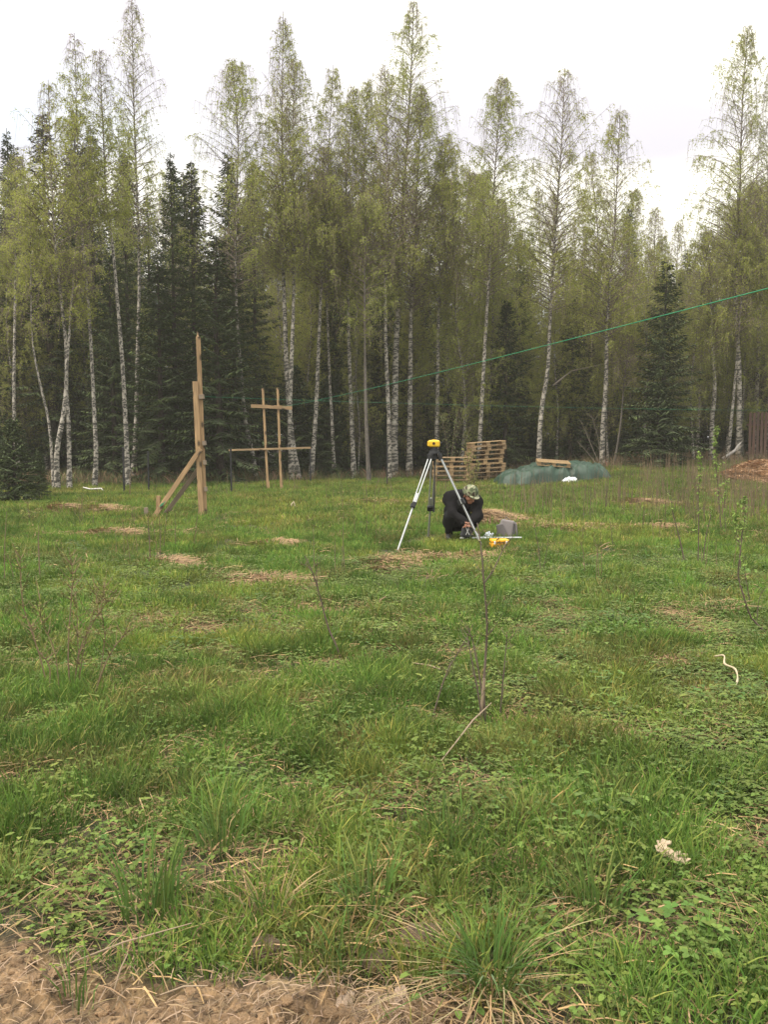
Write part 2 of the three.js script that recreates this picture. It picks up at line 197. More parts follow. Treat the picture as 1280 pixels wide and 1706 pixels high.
// front birches: distance, trunk radius, [x, y of the trunk from its base up], crown start, crown half width, label
const BIRCH = [
  [30.7, 0.079, [-13.05, 0.0, -13.11, 1.95, -13.0, 6.34, -12.82, 8.81, -12.69, 11.24], 0.5, 1.0, "dim greyish birch at the far left, nearest the photo edge"],
  [25.0, 0.046, [-9.63, 0.0, -9.76, 2.0, -9.92, 3.16, -10.09, 4.3, -10.05, 6.85, -10.06, 8.29], 0.55, 0.7, "very thin birch leaning left beside the crossing white pair at left"],
  [25.0, 0.083, [-9.53, 0.0, -9.47, 1.12, -9.26, 2.3, -9.16, 3.16, -9.16, 4.3, -9.25, 5.72, -9.36, 7.13, -9.43, 8.95, -9.38, 11.48], 0.58, 1.25, "crooked white birch bending left at its foot, crossing its twin"],
  [25.0, 0.073, [-9.18, 0.0, -9.16, 2.0, -9.15, 3.07, -9.02, 4.3, -8.92, 5.79, -8.85, 6.8], 0.6, 0.7, "straight short twin birch crossing the crooked white one at left"],
  [26.2, 0.077, [-8.85, 0.0, -8.74, 1.1, -8.77, 2.02, -8.82, 3.23, -8.86, 5.03, -8.96, 7.38, -8.99, 8.25, -9.04, 10.15, -9.01, 13.24], 0.6, 0.95, "white birch swaying midway between the crossing pair and the leaning birch"],
  [26.8, 0.079, [-8.0, 0.0, -8.04, 2.03, -8.08, 3.89, -8.18, 5.73, -8.31, 7.52, -8.42, 8.41, -8.5, 10.7, -8.55, 13.16], 0.6, 0.85, "slim white birch leaning left, close beside the tallest left birch"],
  [29.9, 0.088, [-8.75, 0.0, -8.59, 2.08, -8.48, 4.16, -8.39, 6.21, -8.38, 8.22, -8.37, 10.2, -8.41, 13.13, -8.39, 16.16], 0.5, 1.2, "tallest birch of the left half, with bright straight trunk"],
  [30, 0.088, [-4.47, -0.09, -4.6, 1.02, -4.78, 1.88, -4.95, 4.02, -5.07, 6.22, -5.06, 7.73, -4.96, 11.69, -5.11, 14.16], 0.55, 1.55, "birch half hidden by dark spruce, behind the left end of the low bar"],
  [29.9, 0.121, [-2.99, 0.0, -3.19, 1.38, -3.25, 2.12, -3.37, 4.16, -3.41, 6.21, -3.47, 8.22, -3.42, 9.21, -3.44, 11.67, -3.37, 15.67], 0.5, 1.5, "thick tall birch behind the end of the upper crossbar, leaning left"],
  [29.6, 0.098, [-3.18, 0.0, -3.22, 2.32, -3.14, 4.13, -3.08, 6.15, -3.04, 8.13, -3.07, 10.09, -2.95, 14.09], 0.52, 1.5, "upright birch sharing its foot with the thick leaning birch"],
  [30.3, 0.089, [-2.59, 0.0, -2.42, 2.09, -2.31, 4.19, -2.21, 6.27, -2.09, 8.31, -2.0, 9.72, -1.73, 14.13], 0.48, 1.35, "slim birch leaning right, rising at the right end of the low bar"],
  [31.6, 0.07, [-1.83, 0.0, -1.91, 2.11, -1.99, 3.57, -2.04, 5.74, -2.14, 7.87, -2.19, 9.84, -2.14, 11.92], 0.5, 0.9, "thin birch leaning left, just right of the low bar"],
  [31.6, 0.093, [-1.1, 0.0, -1.19, 2.11, -1.25, 3.93, -1.3, 6.08, -1.34, 8.58, -1.35, 10.68, -1.06, 13.93], 0.5, 1.0, "slender birch leaning left, left half of a narrow V of stems"],
  [32.5, 0.083, [-1.16, 0.0, -1.17, 2.51, -1.08, 4.38, -0.98, 6.61, -0.87, 8.57, -0.75, 10.94, -0.59, 14.53], 0.5, 1.1, "slender birch leaning right, right half of a narrow V of stems"],
  [29.2, 0.075, [-0.51, 0.0, -0.59, 1.73, -0.63, 3.42, -0.64, 4.75, -0.64, 7.72, -0.59, 9.4], 0.55, 0.8, "dull grey-brown bare stem between the V birches and the white pair", 1],
  [30.3, 0.089, [0.19, 0.0, 0.17, 2.09, 0.08, 4.19, 0.04, 6.27, 0.06, 8.31, 0.12, 10.71, 0.02, 14.16], 0.5, 1.3, "thin white birch hugging the left side of the thickest centre birch"],
  [32.0, 0.141, [0.36, 0.0, 0.4, 2.49, 0.44, 4.69, 0.55, 6.88, 0.61, 8.68, 0.7, 10.17, 0.91, 13.32, 1.07, 17.14], 0.45, 1.75, "tallest, thickest white birch at the centre, left of the tripod"],
  [32.0, 0.118, [0.94, 0.0, 0.96, 2.12, 0.97, 4.34, 0.99, 6.15, 1.1, 7.96, 1.18, 10.17, 1.38, 14.15], 0.45, 1.6, "speckled birch standing just left of the tripod head"],
  [32, 0.094, [1.95, 0.0, 1.96, 1.52, 1.99, 3.59, 2.0, 5.79, 2.04, 7.82, 2.13, 10.16, 2.2, 12.26], 0.5, 1.2, "birch rising straight behind the yellow laser level"],
  [34, 0.087, [2.61, -0.05, 2.58, 1.68, 2.49, 4.88, 2.4, 7.59, 2.34, 9.57, 2.42, 11.37], 0.5, 1.2, "thin birch just right of the yellow laser level, above the pallets"],
  [36, 0.079, [3.42, -0.02, 3.44, 3.67, 3.48, 4.68, 3.58, 7.95, 3.67, 10.75, 3.56, 12.18], 0.5, 1.2, "thin dim birch deep in the wood above the taller pallet stack"],
  [31, 0.091, [3.4, 0.03, 3.45, 1.37, 3.54, 3.53, 3.63, 5.31, 3.73, 7.75, 3.8, 8.87, 3.92, 11.52, 4.12, 14.1], 0.45, 1.3, "birch leaning right above the right side of the pallet stacks"],
  [31, 0.102, [5.59, 0.1, 5.59, 1.26, 5.68, 2.63, 5.85, 3.93, 5.91, 5.45, 5.98, 7.71, 6.09, 9.48, 6.18, 11.52, 6.3, 14.34], 0.48, 1.35, "white birch with a bent foot behind the pallet on the tarpaulin"],
  [31, 0.102, [7.89, 0.2, 7.87, 1.65, 7.92, 3.57, 7.94, 5.24, 7.99, 6.73, 8.13, 8.97, 8.24, 13.04], 0.42, 1.6, "upright birch behind the right end of the green tarpaulin"],
  [33, 0.109, [13.64, 0.57, 13.51, 3.45, 13.45, 4.89, 13.33, 6.51, 13.3, 8.5, 13.29, 9.99, 13.3, 13.24, 13.35, 16.68], 0.42, 1.75, "tall straight birch near the right edge left of the brown fence"],
  [34, 0.087, [14.64, 0.54, 14.63, 5.18, 14.64, 6.65, 14.74, 8.3, 14.78, 10.7, 14.82, 15.57], 0.5, 1.5, "birch at the right edge rising above the brown picket fence"],
  [33, 0.109, [12.6, 0.53, 12.59, 2.18, 12.58, 3.27, 12.47, 5.07, 12.31, 7.13, 12.14, 9.33], 0.5, 1.2, "grey-white birch between the dark spruce and the brown fence"],
  [35, 0.064, [12.7, 0.46, 12.77, 2.09, 12.78, 3.37, 12.78, 5.57, 12.74, 8.17], 0.5, 0.8, "thin pale birch stem just right of the dark rounded spruce"],
  [33, 0.073, [13.2, 0.53, 13.24, 2.06, 13.34, 3.52, 13.45, 5.57, 13.49, 8.23, 13.32, 10.43], 0.5, 0.9, "thin birch leaning right, next to the fallen grey branch"],
  [36, 0.092, [15.33, 0.48, 15.31, 4.31, 15.25, 5.9, 15.3, 9.08, 15.14, 11.94], 0.5, 1.4, "faint birch behind the brown picket fence at the right edge"],
  [31, 0.045, [8.3, 0.2, 8.49, 2.04, 8.63, 3.42, 8.76, 5.12], 0.55, 0.6, "thin sapling stem leaning right beyond the tarpaulin end", 1]
];
BIRCH.forEach(([D, r, xy, start, wide, label, dull], k) => {
  const R = seeded(900 + k), x0 = xy[0], y0 = groundY(x0, -D), path = [];
  for (let i = 0; i < xy.length; i += 2) path.push(V(xy[i] - x0, i ? xy[i + 1] - y0 : -0.05, i ? (R() - 0.5) * 0.25 : 0));
  const H = path[path.length - 1].y, n = Math.round(clamp(H * (1 - start) * (x0 < -6 ? 19 : 24), 60, 210));
  plantTree(dull ? 'young_tree' : 'birch_tree', label, birchShapes(path, { r: r * 0.95, start: start * 1.1, wide: wide * (x0 < -6 ? 1.4 : 1.85), n, twigs: 11, leaves: 14, size: 0.045, hue: R() }, 40 + k), [dull ? dullMat : birchMat, twigMat, birchLeafMat], [x0, y0, -D], 'birches along the edge of the wood');
});
console.log('birches done');
const WHERE = ['at the left picture edge', 'behind the dim greyish birch', 'behind the crossing white pair', 'behind the slim leaning birch', 'left of the timber post', 'right of the timber post', 'behind the left upright of the frame', 'right of the wooden frame', 'behind the narrow V of birches', 'left of the tripod head', 'above the pallet stacks', 'left of the green tarpaulin', 'above the pallet on the tarpaulin', 'above the tarpaulin right end', 'behind the rounded dense spruce', 'behind the grey-white right birch', 'above the brown fence', 'at the right picture edge'];
const where = (x, D) => WHERE[clamp(Math.round((x / D * 1431 / 701) * 8.5 + 8.5), 0, 17)];
// birches deeper in the wood: five shapes, many copies
{
  const variants = [0, 1, 2, 3, 4].map(k => { const R = seeded(70 + k), h = 11 + R() * 1.5, path = [V(0, -0.05, 0), V((R() - 0.5) * 0.5, h * 0.3, (R() - 0.5) * 0.4), V((R() - 0.5) * 0.7, h * 0.62, (R() - 0.5) * 0.5), V((R() - 0.5) * 0.9, h, 0)]; return birchShapes(path, { r: 0.065 + 0.02 * R(), start: 0.17, wide: 2.2, n: 190, twigs: 11, leaves: 14, size: 0.05, hue: R() }, 500 + k); });
  const R = seeded(31); let k = 0;
  for (let row = 0; row < 6; row++) for (let i = 0; i < 18; i++) {
    const D = 32 + row * 2.7 + R() * 2.2, x = (i - 8.5 + (row % 2 ? 0.25 : -0.25)) / 8.5 * D * 0.49 + (R() - 0.5) * 1.2, px = 640 + x / D * 1431;
    if (px > 240 && px < 345 && row < 5 && R() < 0.65) continue;
    const s = (0.6 + 0.4 * R()) * lerp(0.85, 1.3, row / 5) * (px < 700 ? 1 : 1.06), g = plantTree('wood_birch', `leafing birch in the ${['front', 'second', 'third', 'fourth', 'fifth', 'hindmost'][row]} rank of the wood, ${WHERE[i]}`, variants[k++ % 5], [birchMat, twigMat, birchLeafMat], [x, groundY(x, -D) - 0.05, -D], 'birches deeper in the wood');
    g.rotation.y = R() * 6.28; g.scale.set(s * (0.9 + 0.3 * R()), s, s * (0.9 + 0.3 * R()));
  }
}
// spruces
function spruceShapes(h, half, bare, seed, step = 0.3) {
  const R = seeded(seed), T = new Build(), Bb = new Build(), C = new Build(), tr = 0.011 * h + 0.02;
  T.tube([V(0, -0.2, 0), V(0, h * 0.3, 0), V((R() - 0.5) * 0.15, h * 0.65, 0), V(0, h, 0)], [tr, tr * 0.75, tr * 0.42, 0.012], 8);
  const shoot = (p, dx, dy, dz, L, w, col) => {   // a needle-clad shoot: two crossed narrow blades
    const s = Math.hypot(dx, dz) || 1, ax = -dz / s * w, az = dx / s * w;
    let i = C.v(p.x, p.y, p.z, 0, 0, col); C.v(p.x + dx * L * 0.4 + ax, p.y + dy * L * 0.4 - w * 0.2, p.z + dz * L * 0.4 + az, 0, 0, col); C.v(p.x + dx * L, p.y + dy * L, p.z + dz * L, 0, 0, col); C.v(p.x + dx * L * 0.4 - ax, p.y + dy * L * 0.4 - w * 0.2, p.z + dz * L * 0.4 - az, 0, 0, col); C.q(i, i + 1, i + 2, i + 3);
    i = C.v(p.x, p.y, p.z, 0, 0, col); C.v(p.x + dx * L * 0.5, p.y + dy * L * 0.5 - w * 1.3, p.z + dz * L * 0.5, 0, 0, col); C.v(p.x + dx * L, p.y + dy * L, p.z + dz * L, 0, 0, col); C.f(i, i + 1, i + 2);
  };
  let y = bare * h;
  while (y < h * 0.985) {
    const u = (y - bare * h) / (h - bare * h), reach = half * Math.pow(1 - u, 0.85) * (0.55 + 0.45 * smooth(0, 0.12, u)) + 0.06, nb = 5 + Math.floor(R() * 3), a0 = R() * 6.28;
    for (let k = 0; k < nb; k++) {
      const az = a0 + k / nb * 6.283 + (R() - 0.5) * 0.5, L = reach * (0.55 + 0.6 * R()), c = Math.cos(az), s = Math.sin(az), lift = lerp(-0.22, 0.65, u) + 0.2 * (R() - 0.5), sag = lerp(0.38, 0.05, u), yy = y + (R() - 0.5) * step;
      const at = t => V(c * L * t, yy + L * (lift * t - sag * t * t + 0.22 * t * t * t), s * L * t);
      Bb.tube([0, 0.5, 1].map(at), [0.012 + 0.004 * L, 0.008, 0.003], 3, null, false);
      const ns = Math.max(5, Math.round(L / 0.062));
      for (let j = 0; j < ns; j++) {
        const t = 0.12 + 0.88 * (j + R()) / ns, p = at(t), side = j % 2 ? 1 : -1, w = az + side * (0.65 + 0.5 * R()), sl = (0.16 + 0.22 * R()) * (0.5 + 0.75 * Math.sin(Math.PI * Math.min(1, t * 0.8 + 0.15))) * (0.55 + 0.4 * Math.min(1, L)), kk = 0.7 + 0.65 * R(), tip = R() < 0.25 ? 1.35 : 1, col = [kk * 0.056 * tip, kk * 0.074 * tip, kk * 0.03];
        shoot(p, Math.cos(w), -0.15 - 0.5 * R(), Math.sin(w), sl, 0.024 + 0.014 * R(), col);
        if (R() < 0.5) shoot(p, Math.cos(w) * 0.5, -0.9, Math.sin(w) * 0.5, sl * 0.75, 0.024, col);
      }
      shoot(at(0.85), c, lift * 0.5 - 0.1, s, L * 0.2 + 0.1, 0.03, [0.04, 0.06, 0.024]);
    }
    y += step * (0.7 + 0.6 * R()) * (1 - 0.35 * u);
  }
  return { trunk: T.geo(), branches: Bb.geo(), crown: C.geo() };
}
const spruceKinds = { tall: [0, 1, 2].map(k => spruceShapes(14, 2.1, 0.1, 210 + k, 0.34)), full: [0, 1].map(k => spruceShapes(9, 1.9, 0.02, 230 + k, 0.26)), young: [0, 1].map(k => spruceShapes(4, 1.25, 0.01, 250 + k, 0.17)) };
const baseOf = { tall: 14, full: 9, young: 4 };
let spruceTurn = 0;
function spruce(kind, x, D, h, wide, label, group) {
  const list = spruceKinds[kind], k = spruceTurn++, g = plantTree(kind === 'young' ? 'young_spruce' : 'spruce_tree', label, list[k % list.length], [spruceBarkMat, spruceBarkMat, needleMat], [x, groundY(x, -D) - 0.05, -D], group);
  const s = h / baseOf[kind]; g.scale.set(s * wide, s, s * wide); g.rotation.y = k * 1.7; return g;
}
for (const [kind, x, D, h, w, label] of [
  ["full", -9.96, 21.5, 3.4, 1.15, "big low spruce hanging over the left edge of the clearing"],
  ["young", -8.83, 20.5, 2.1, 1.25, "bushy young spruce at the left edge of the grass"],
  ["young", -8.66, 21.5, 1.3, 1.0, "small spruce bush in front of the crossing birches"],
  ["tall", -14.45, 34, 13.4, 0.8, "spire-topped spruce at the far left of the skyline"],
  ["tall", -12.67, 33, 13.6, 1.15, "broad spruce behind the crooked birch at left"],
  ["tall", -12.56, 36, 14.7, 0.9, "spruce spire right behind the swaying white birch"],
  ["tall", -11.57, 35, 13.9, 0.9, "dark spruce spire left of the slim leaning birch"],
  ["tall", -9.7, 33, 12.3, 0.8, "spruce top showing between the two slim left birches"],
  ["tall", -15.16, 33, 12.5, 1, "spruce cut off by the left photo edge"],
  ["full", -9.7, 31, 8.1, 1.05, "spruce filling the dark behind the slim left birches"],
  ["tall", -7.12, 29.5, 11.0, 0.85, "tall dark spruce behind and left of the timber post"],
  ["tall", -6.87, 31.5, 11.4, 1.0, "dark spruce right behind the timber post top"],
  ["full", -7.39, 28.6, 7.3, 1.3, "dense spruce just left of the timber post"],
  ["full", -5.44, 28.5, 8.0, 1.35, "dark drooping spruce between the post and the wooden frame"],
  ["tall", -5.7, 33, 11.8, 0.8, "pointed spruce top left of the thick leaning birch"],
  ["tall", -5.22, 35, 12.1, 0.85, "pale spruce top right of the pointed one"],
  ["tall", -0.88, 37, 12.1, 0.75, "narrow spruce spire above the V birches"],
  ["full", -1.86, 34, 8.5, 1.1, "spruce in the dark behind the slim centre birches"],
  ["full", 0.0, 36, 8.5, 1.1, "spruce in shade behind the thickest centre birch"],
  ["full", 1.64, 37, 9.1, 1.1, "shaded spruce behind the tripod head"],
  ["tall", -3.18, 39, 11.6, 0.9, "spruce behind the slim birch right of the frame"],
  ["tall", 2.79, 39, 10.3, 0.9, "spruce back of the thin birch by the laser level"],
  ["full", 4.64, 33, 6.7, 1.05, "spruce filling the dark between pallets and tarpaulin"],
  ["tall", 5.6, 36, 9.2, 0.8, "tall thin spruce left of the bent-foot birch"],
  ["full", 7.24, 33.5, 6.5, 1.1, "spruce in the dark behind the tarpaulin middle"],
  ["full", 8.51, 36, 7.7, 1.0, "spruce in the dark behind the tarpaulin right end"],
  ["tall", 11.15, 40, 11.4, 0.8, "slim spruce spire above the tarpaulin right end"],
  ["full", 9.8, 30.3, 7.1, 1.2, "rounded dense spruce standing apart at right"],
  ["young", 9.49, 29.8, 3.0, 1.3, "low spruce in front of the rounded dense one"],
  ["full", 14.06, 38, 7.7, 1.0, "spruce behind the grey-white right birch"],
  ["full", 15.42, 35.5, 4.8, 1.0, "dark spruce above the brown picket fence"],
  ["tall", 16.59, 41, 9.3, 0.9, "spruce behind the tall right birch"],
  ["young", 9.03, 33, 2.9, 1.2, "young spruce by the tarpaulin right end"]
]) spruce(kind, x, D, h, w, label, 'spruces of the wood edge');
{
  const R = seeded(77);
  for (let row = 0; row < 3; row++) for (let i = 0; i < 16; i++) {     // closed ranks behind
    const D = 43 + row * 6 + R() * 4, x = (i - 7.5) / 8 * D * 0.51 + (R() - 0.5) * 2, px = 640 + x / D * 1431, ty = lerp(300, 470, smooth(350, 850, px)) + 130 * (R() - 0.35), h = 1.6 + (725 - ty) / 1431 * D;
    spruce('tall', x, D, h, 1.15, `dark spruce of the ${['nearest', 'middle', 'hindmost'][row]} far rank, ${where(x, D)}`, 'spruces far back in the wood');
  }
  for (let i = 0; i < 46; i++) {                                       // undergrowth between the stems
    const D = 31.5 + R() * 9, x = (i - 22.5) / 23 * D * 0.49 + (R() - 0.5) * 0.9, h = 2.2 + R() * 3.6;
    spruce('young', x, D + (x > 6 ? 2 : 0), h, 1 + 0.4 * R(), `young ${h < 3.2 ? 'very low' : h < 4.6 ? 'half-grown' : 'tallish'} spruce ${D < 32.8 ? 'foremost' : D < 34 ? 'near the front' : D < 35.7 ? 'forward' : D < 37.5 ? 'midway' : D < 39 ? 'well back' : 'hindmost'} in undergrowth, ${where(x, D)}`, 'young spruces of the undergrowth');
  }
}
console.log('spruces done');
// ---------- grass, weeds, straw ----------
function bladeTuft(seed, n, rad, h, w, bend, flop = 0, dry = 0.1) {
  const R = seeded(seed), b = new Build();
  for (let i = 0; i < n; i++) {
    const a = R() * 6.283, q = rad * Math.sqrt(R()), x = Math.cos(a) * q, z = Math.sin(a) * q, L = h * (0.45 + 0.75 * R()), o = a + (R() - 0.5) * 2.2, lean = bend * (0.3 + 1.1 * R()) + (R() < flop ? 0.9 : 0), s = R() * 3.14, ww = w * (0.7 + 0.6 * R()), ax = Math.cos(s) * ww / 2, az = Math.sin(s) * ww / 2, k = 0.75 + 0.5 * R(), c = R() < dry ? [k * 1.9, k * 1.25, k * 1.6] : [k * (0.85 + 0.35 * R()), k, k * 0.95];
    const P = t => [x + Math.cos(o) * L * lean * t * t, L * (t - 0.38 * Math.min(1.6, lean) * t * t), z + Math.sin(o) * L * lean * t * t];
    const A = P(0), M = P(0.5), N = P(0.8), E = P(1), j = b.v(A[0] - ax * 0.6, -0.02, A[2] - az * 0.6, 0, 0, c); b.v(A[0] + ax * 0.6, -0.02, A[2] + az * 0.6, 0, 0, c); b.v(M[0] + ax, M[1], M[2] + az, 0, 0, c); b.v(M[0] - ax, M[1], M[2] - az, 0, 0, c); b.v(N[0] + ax * 0.7, N[1], N[2] + az * 0.7, 0, 0, c); b.v(N[0] - ax * 0.7, N[1], N[2] - az * 0.7, 0, 0, c); b.v(E[0], E[1], E[2], 0, 0, c);
    b.q(j, j + 1, j + 2, j + 3); b.q(j + 3, j + 2, j + 4, j + 5); b.f(j + 5, j + 4, j + 6);
  }
  return b.geo();
}
function weedTuft(seed, n, rad, h, size, lobes) {      // low plant with rounded, slightly cupped leaves on stalks
  const R = seeded(seed), b = new Build();
  for (let i = 0; i < n; i++) {
    const a = R() * 6.283, q = rad * Math.sqrt(R()), x = Math.cos(a) * q, z = Math.sin(a) * q, y = h * (0.3 + 0.8 * R()), k = 0.75 + 0.5 * R(), c = [k * (0.85 + 0.3 * R()), k, k], s = size * (0.6 + 0.7 * R());
    const j0 = b.v(x * 0.3, -0.01, z * 0.3, 0, 0, c); b.v(x * 0.3 + 0.003, -0.01, z * 0.3 + 0.002, 0, 0, c); b.v(x, y, z, 0, 0, c); b.f(j0, j0 + 1, j0 + 2);
    const tilt = 0.5 * (R() - 0.3), ta = a + (R() - 0.5);
    for (let l = 0; l < lobes; l++) {
      const w = a + (l - (lobes - 1) / 2) * (lobes > 1 ? 1.5 : 0) + (R() - 0.5) * 0.4, cx = Math.cos(w), cz = Math.sin(w), dn = (u, v) => [x + cx * u * s - cz * v * s, y + 0.22 * s * Math.sin(u * 3) - tilt * u * s * Math.cos(w - ta) + 0.12 * s * Math.abs(v), z + cz * u * s + cx * v * s];
      const P = [dn(0, 0), dn(0.35, 0.3), dn(0.78, 0.28), dn(1, 0), dn(0.78, -0.28), dn(0.35, -0.3), dn(0.5, 0)], j = b.n; for (const p of P) b.v(p[0], p[1], p[2], 0, 0, c);
      for (let m = 0; m < 6; m++) b.f(j + 6, j + m, j + (m + 1) % 6);
    }
  }
  return b.geo();
}
function strawTuft(seed, n, rad, len, w, up = 0.25) {    // dead stems lying about
  const R = seeded(seed), b = new Build();
  for (let i = 0; i < n; i++) {
    const a = R() * 6.283, q = rad * Math.sqrt(R()), x = Math.cos(a) * q, z = Math.sin(a) * q, o = R() * 6.283, L = len * (0.4 + 0.8 * R()), y = 0.006 + 0.03 * R(), e = up * (R() - 0.25), k = 0.6 + 0.7 * R(), c = [k, k * (0.93 + 0.1 * R()), k * (0.8 + 0.3 * R())], cx = Math.cos(o), cz = Math.sin(o), bow = (R() - 0.5) * 0.3, ww = w * (0.6 + 0.8 * R());
    const P = t => [x + cx * L * t - cz * L * bow * t * t, y + L * e * t + 0.07 * L * Math.sin(t * 3.1), z + cz * L * t + cx * L * bow * t * t], j = b.n;
    for (const t of [0, 0.5, 1]) { const p = P(t), g = ww * (t === 1 ? 0.3 : 0.5); b.v(p[0] - cz * g, p[1], p[2] + cx * g, 0, 0, c); b.v(p[0] + cz * g, p[1] + ww * 0.35, p[2] - cx * g, 0, 0, c); }
    b.q(j, j + 1, j + 3, j + 2); b.q(j + 2, j + 3, j + 5, j + 4);
  }
  return b.geo();
}
const grassMat = leafy(1, 1, 1, { vertexColors: true, transmission: 0.3, roughness: 0.9 });
const strawMat = std(1, 1, 1, 0.95, { vertexColors: true });
function scatter(name, label, category, geos, mat, count, seed, place) {     // place(R) -> null or { x, z, s, sy, c }
  const R = seeded(seed), lists = geos.map(() => []); let tries = 0, made = 0;
  while (made < count && tries++ < count * 6) { const q = place(R); if (!q) continue; lists[made++ % geos.length].push([q, R() * 6.283, (R() - 0.5) * 0.25]); }
  geos.forEach((g, i) => {
    const L = lists[i], im = new THREE.InstancedMesh(g, mat, L.length), M = new THREE.Matrix4(), e = new THREE.Euler(), Q = new THREE.Quaternion(), c = new THREE.Color();
    L.forEach(([q, turn, tip], k) => { e.set(tip, turn, tip * 0.5); Q.setFromEuler(e); M.compose(V(q.x, groundY(q.x, q.z) + (q.dy || 0), q.z), Q, V(q.s, q.s * (q.sy || 1), q.s)); im.setMatrixAt(k, M); c.setRGB(...q.c); im.setColorAt(k, c); });
    im.name = numbered(name); im.userData.kind = 'stuff'; tag(im, label, category); im.castShadow = im.receiveShadow = true; scene.add(im);
  });
}
// where the turf grows and what tone it has there
const inView = (x, D) => Math.abs(x) < 0.5 * D + 1.3;
function pick(R, d0, d1) { const D = Math.sqrt(lerp(d0 * d0, d1 * d1, R())), x = (R() * 2 - 1) * (0.5 * D + 2.1); return [x, D]; }
function turfTone(x, D, R) {
  const n = fbm(x * 0.9 + 3, D * 0.9 + 8, 3), m = fbm(x * 3 + 30, D * 3, 3), k = (0.75 + 0.5 * R()) * lerp(0.72, 1.12, smooth(0.34, 0.6, fbm(x * 2.9 + 70, D * 2.4 + 31, 3))), yel = clamp(smooth(0.45, 0.72, n) * 0.7 + smooth(6, 22, D) * 0.15 + 0.3 * (R() - 0.5)), dry = smooth(0.5, 0.75, m) * 0.75 * R();
  return [k * lerp(lerp(0.11, 0.195, yel), 0.25, dry), k * lerp(lerp(0.2, 0.245, yel), 0.205, dry), k * lerp(lerp(0.032, 0.044, yel), 0.08, dry)];
}
function open(x, D, R, keep = 0.06) { const s = Math.max(D < 3.4 ? soilAt(x, D) * 1.2 : 0, strawAt(x, D) * 1.15, forestAt(x, D)); return R() > s || R() < keep * (1 - 0.75 * soilAt(x, D)); }
const clump = (x, D) => smooth(0.28, 0.62, fbm(x * 2.6 + 50, D * 2.6 + 9, 3));
const tufts = k => [0, 1, 2, 3].map(i => k(i));
scatter('near_grass', 'fresh green spring grass in the foreground', 'grass', tufts(i => bladeTuft(10 + i, 15, 0.065, 0.12, 0.0042, 0.55, 0.1, 0.1)), grassMat, 26000, 1, R => { const [x, D] = pick(R, 2.1, 6.5); if (!open(x, D, R) || R() > 0.16 + 0.9 * clump(x, D)) return null; return { x, z: -D, s: 0.42 + 0.8 * R() * (0.35 + 0.8 * clump(x, D)), sy: 0.75 + 0.5 * R(), c: turfTone(x, D, R) }; });
scatter('middle_grass', 'fresh green spring grass in the middle of the clearing', 'grass', tufts(i => bladeTuft(20 + i, 16, 0.11, 0.115, 0.0075, 0.55, 0.08)), grassMat, 30000, 2, R => { const [x, D] = pick(R, 6, 14.5); if (!open(x, D, R) || R() > 0.18 + 0.9 * clump(x, D)) return null; return { x, z: -D, s: 0.4 + 0.75 * R() * (0.4 + 0.75 * clump(x, D)), sy: 0.8 + 0.5 * R(), c: turfTone(x, D, R) }; });
scatter('far_grass', 'green spring grass in the far part of the clearing', 'grass', tufts(i => bladeTuft(30 + i, 16, 0.2, 0.125, 0.013, 0.5)), grassMat, 30000, 3, R => { const [x, D] = pick(R, 14, 33); if (!open(x, D, R, 0.05)) return null; return { x, z: -D, s: 0.5 + 0.6 * R(), sy: 0.8 + 0.6 * R(), c: turfTone(x, D, R) }; });
const weedTone = (x, D, R) => { const k = 0.75 + 0.5 * R(), y = R() * fbm(x * 1.3, D * 1.3, 2) * 1.3; return [k * lerp(0.1, 0.18, y), k * lerp(0.155, 0.22, y), k * lerp(0.03, 0.045, y)]; };
const weedHere = (x, D) => clamp(0.25 + 0.75 * smooth(-1, 2, x) * smooth(9, 5, D) + 0.5 * (fbm(x * 1.8 + 7, D * 1.8, 3) - 0.45));
scatter('low_weeds', 'low broad-leaved weeds growing through the near grass', 'weeds', [weedTuft(1, 16, 0.08, 0.045, 0.017, 1), weedTuft(2, 14, 0.08, 0.05, 0.0125, 3), weedTuft(3, 13, 0.07, 0.04, 0.021, 1), weedTuft(4, 13, 0.08, 0.06, 0.015, 3)], grassMat, 16000, 4, R => { const [x, D] = pick(R, 2.2, 11); if (!open(x, D, R, 0.1) || R() > weedHere(x, D)) return null; return { x, z: -D, s: 0.7 + 0.9 * R(), c: weedTone(x, D, R) }; });
scatter('large_weeds', 'larger leafy weeds in dark green patches', 'weeds', [weedTuft(5, 26, 0.12, 0.08, 0.03, 1), weedTuft(6, 24, 0.12, 0.09, 0.024, 3)], grassMat, 480, 5, R => { const [x, D] = pick(R, 2.4, 12); if (!open(x, D, R, 0) || R() > weedHere(x, D) * smooth(0.5, 0.65, fbm(x * 1.4 + 90, D * 1.4, 3))) return null; return { x, z: -D, s: 0.6 + 0.7 * R(), c: weedTone(x, D, R).map((v, i) => v * [0.8, 0.9, 0.9][i]) }; });
const strawTone = R => { const k = 0.6 + 0.5 * R(); return [k * 0.31, k * 0.205, k * 0.105]; };
scatter('dead_straw', 'dead straw lying between the near grass', 'straw', [0, 1, 2].map(i => strawTuft(40 + i, 12, 0.1, 0.1, 0.0028)), strawMat, 10500, 6, R => { const [x, D] = pick(R, 2, 8); if (R() > 0.25 + 0.8 * strawAt(x, D) + 0.35 * smooth(0.5, 0.7, fbm(x * 2.5, D * 2.5 + 4, 3)) - (D < 3 ? 0.3 * soilAt(x, D) : 0)) return null; return { x, z: -D, s: 0.6 + 0.8 * R(), c: strawTone(R) }; });
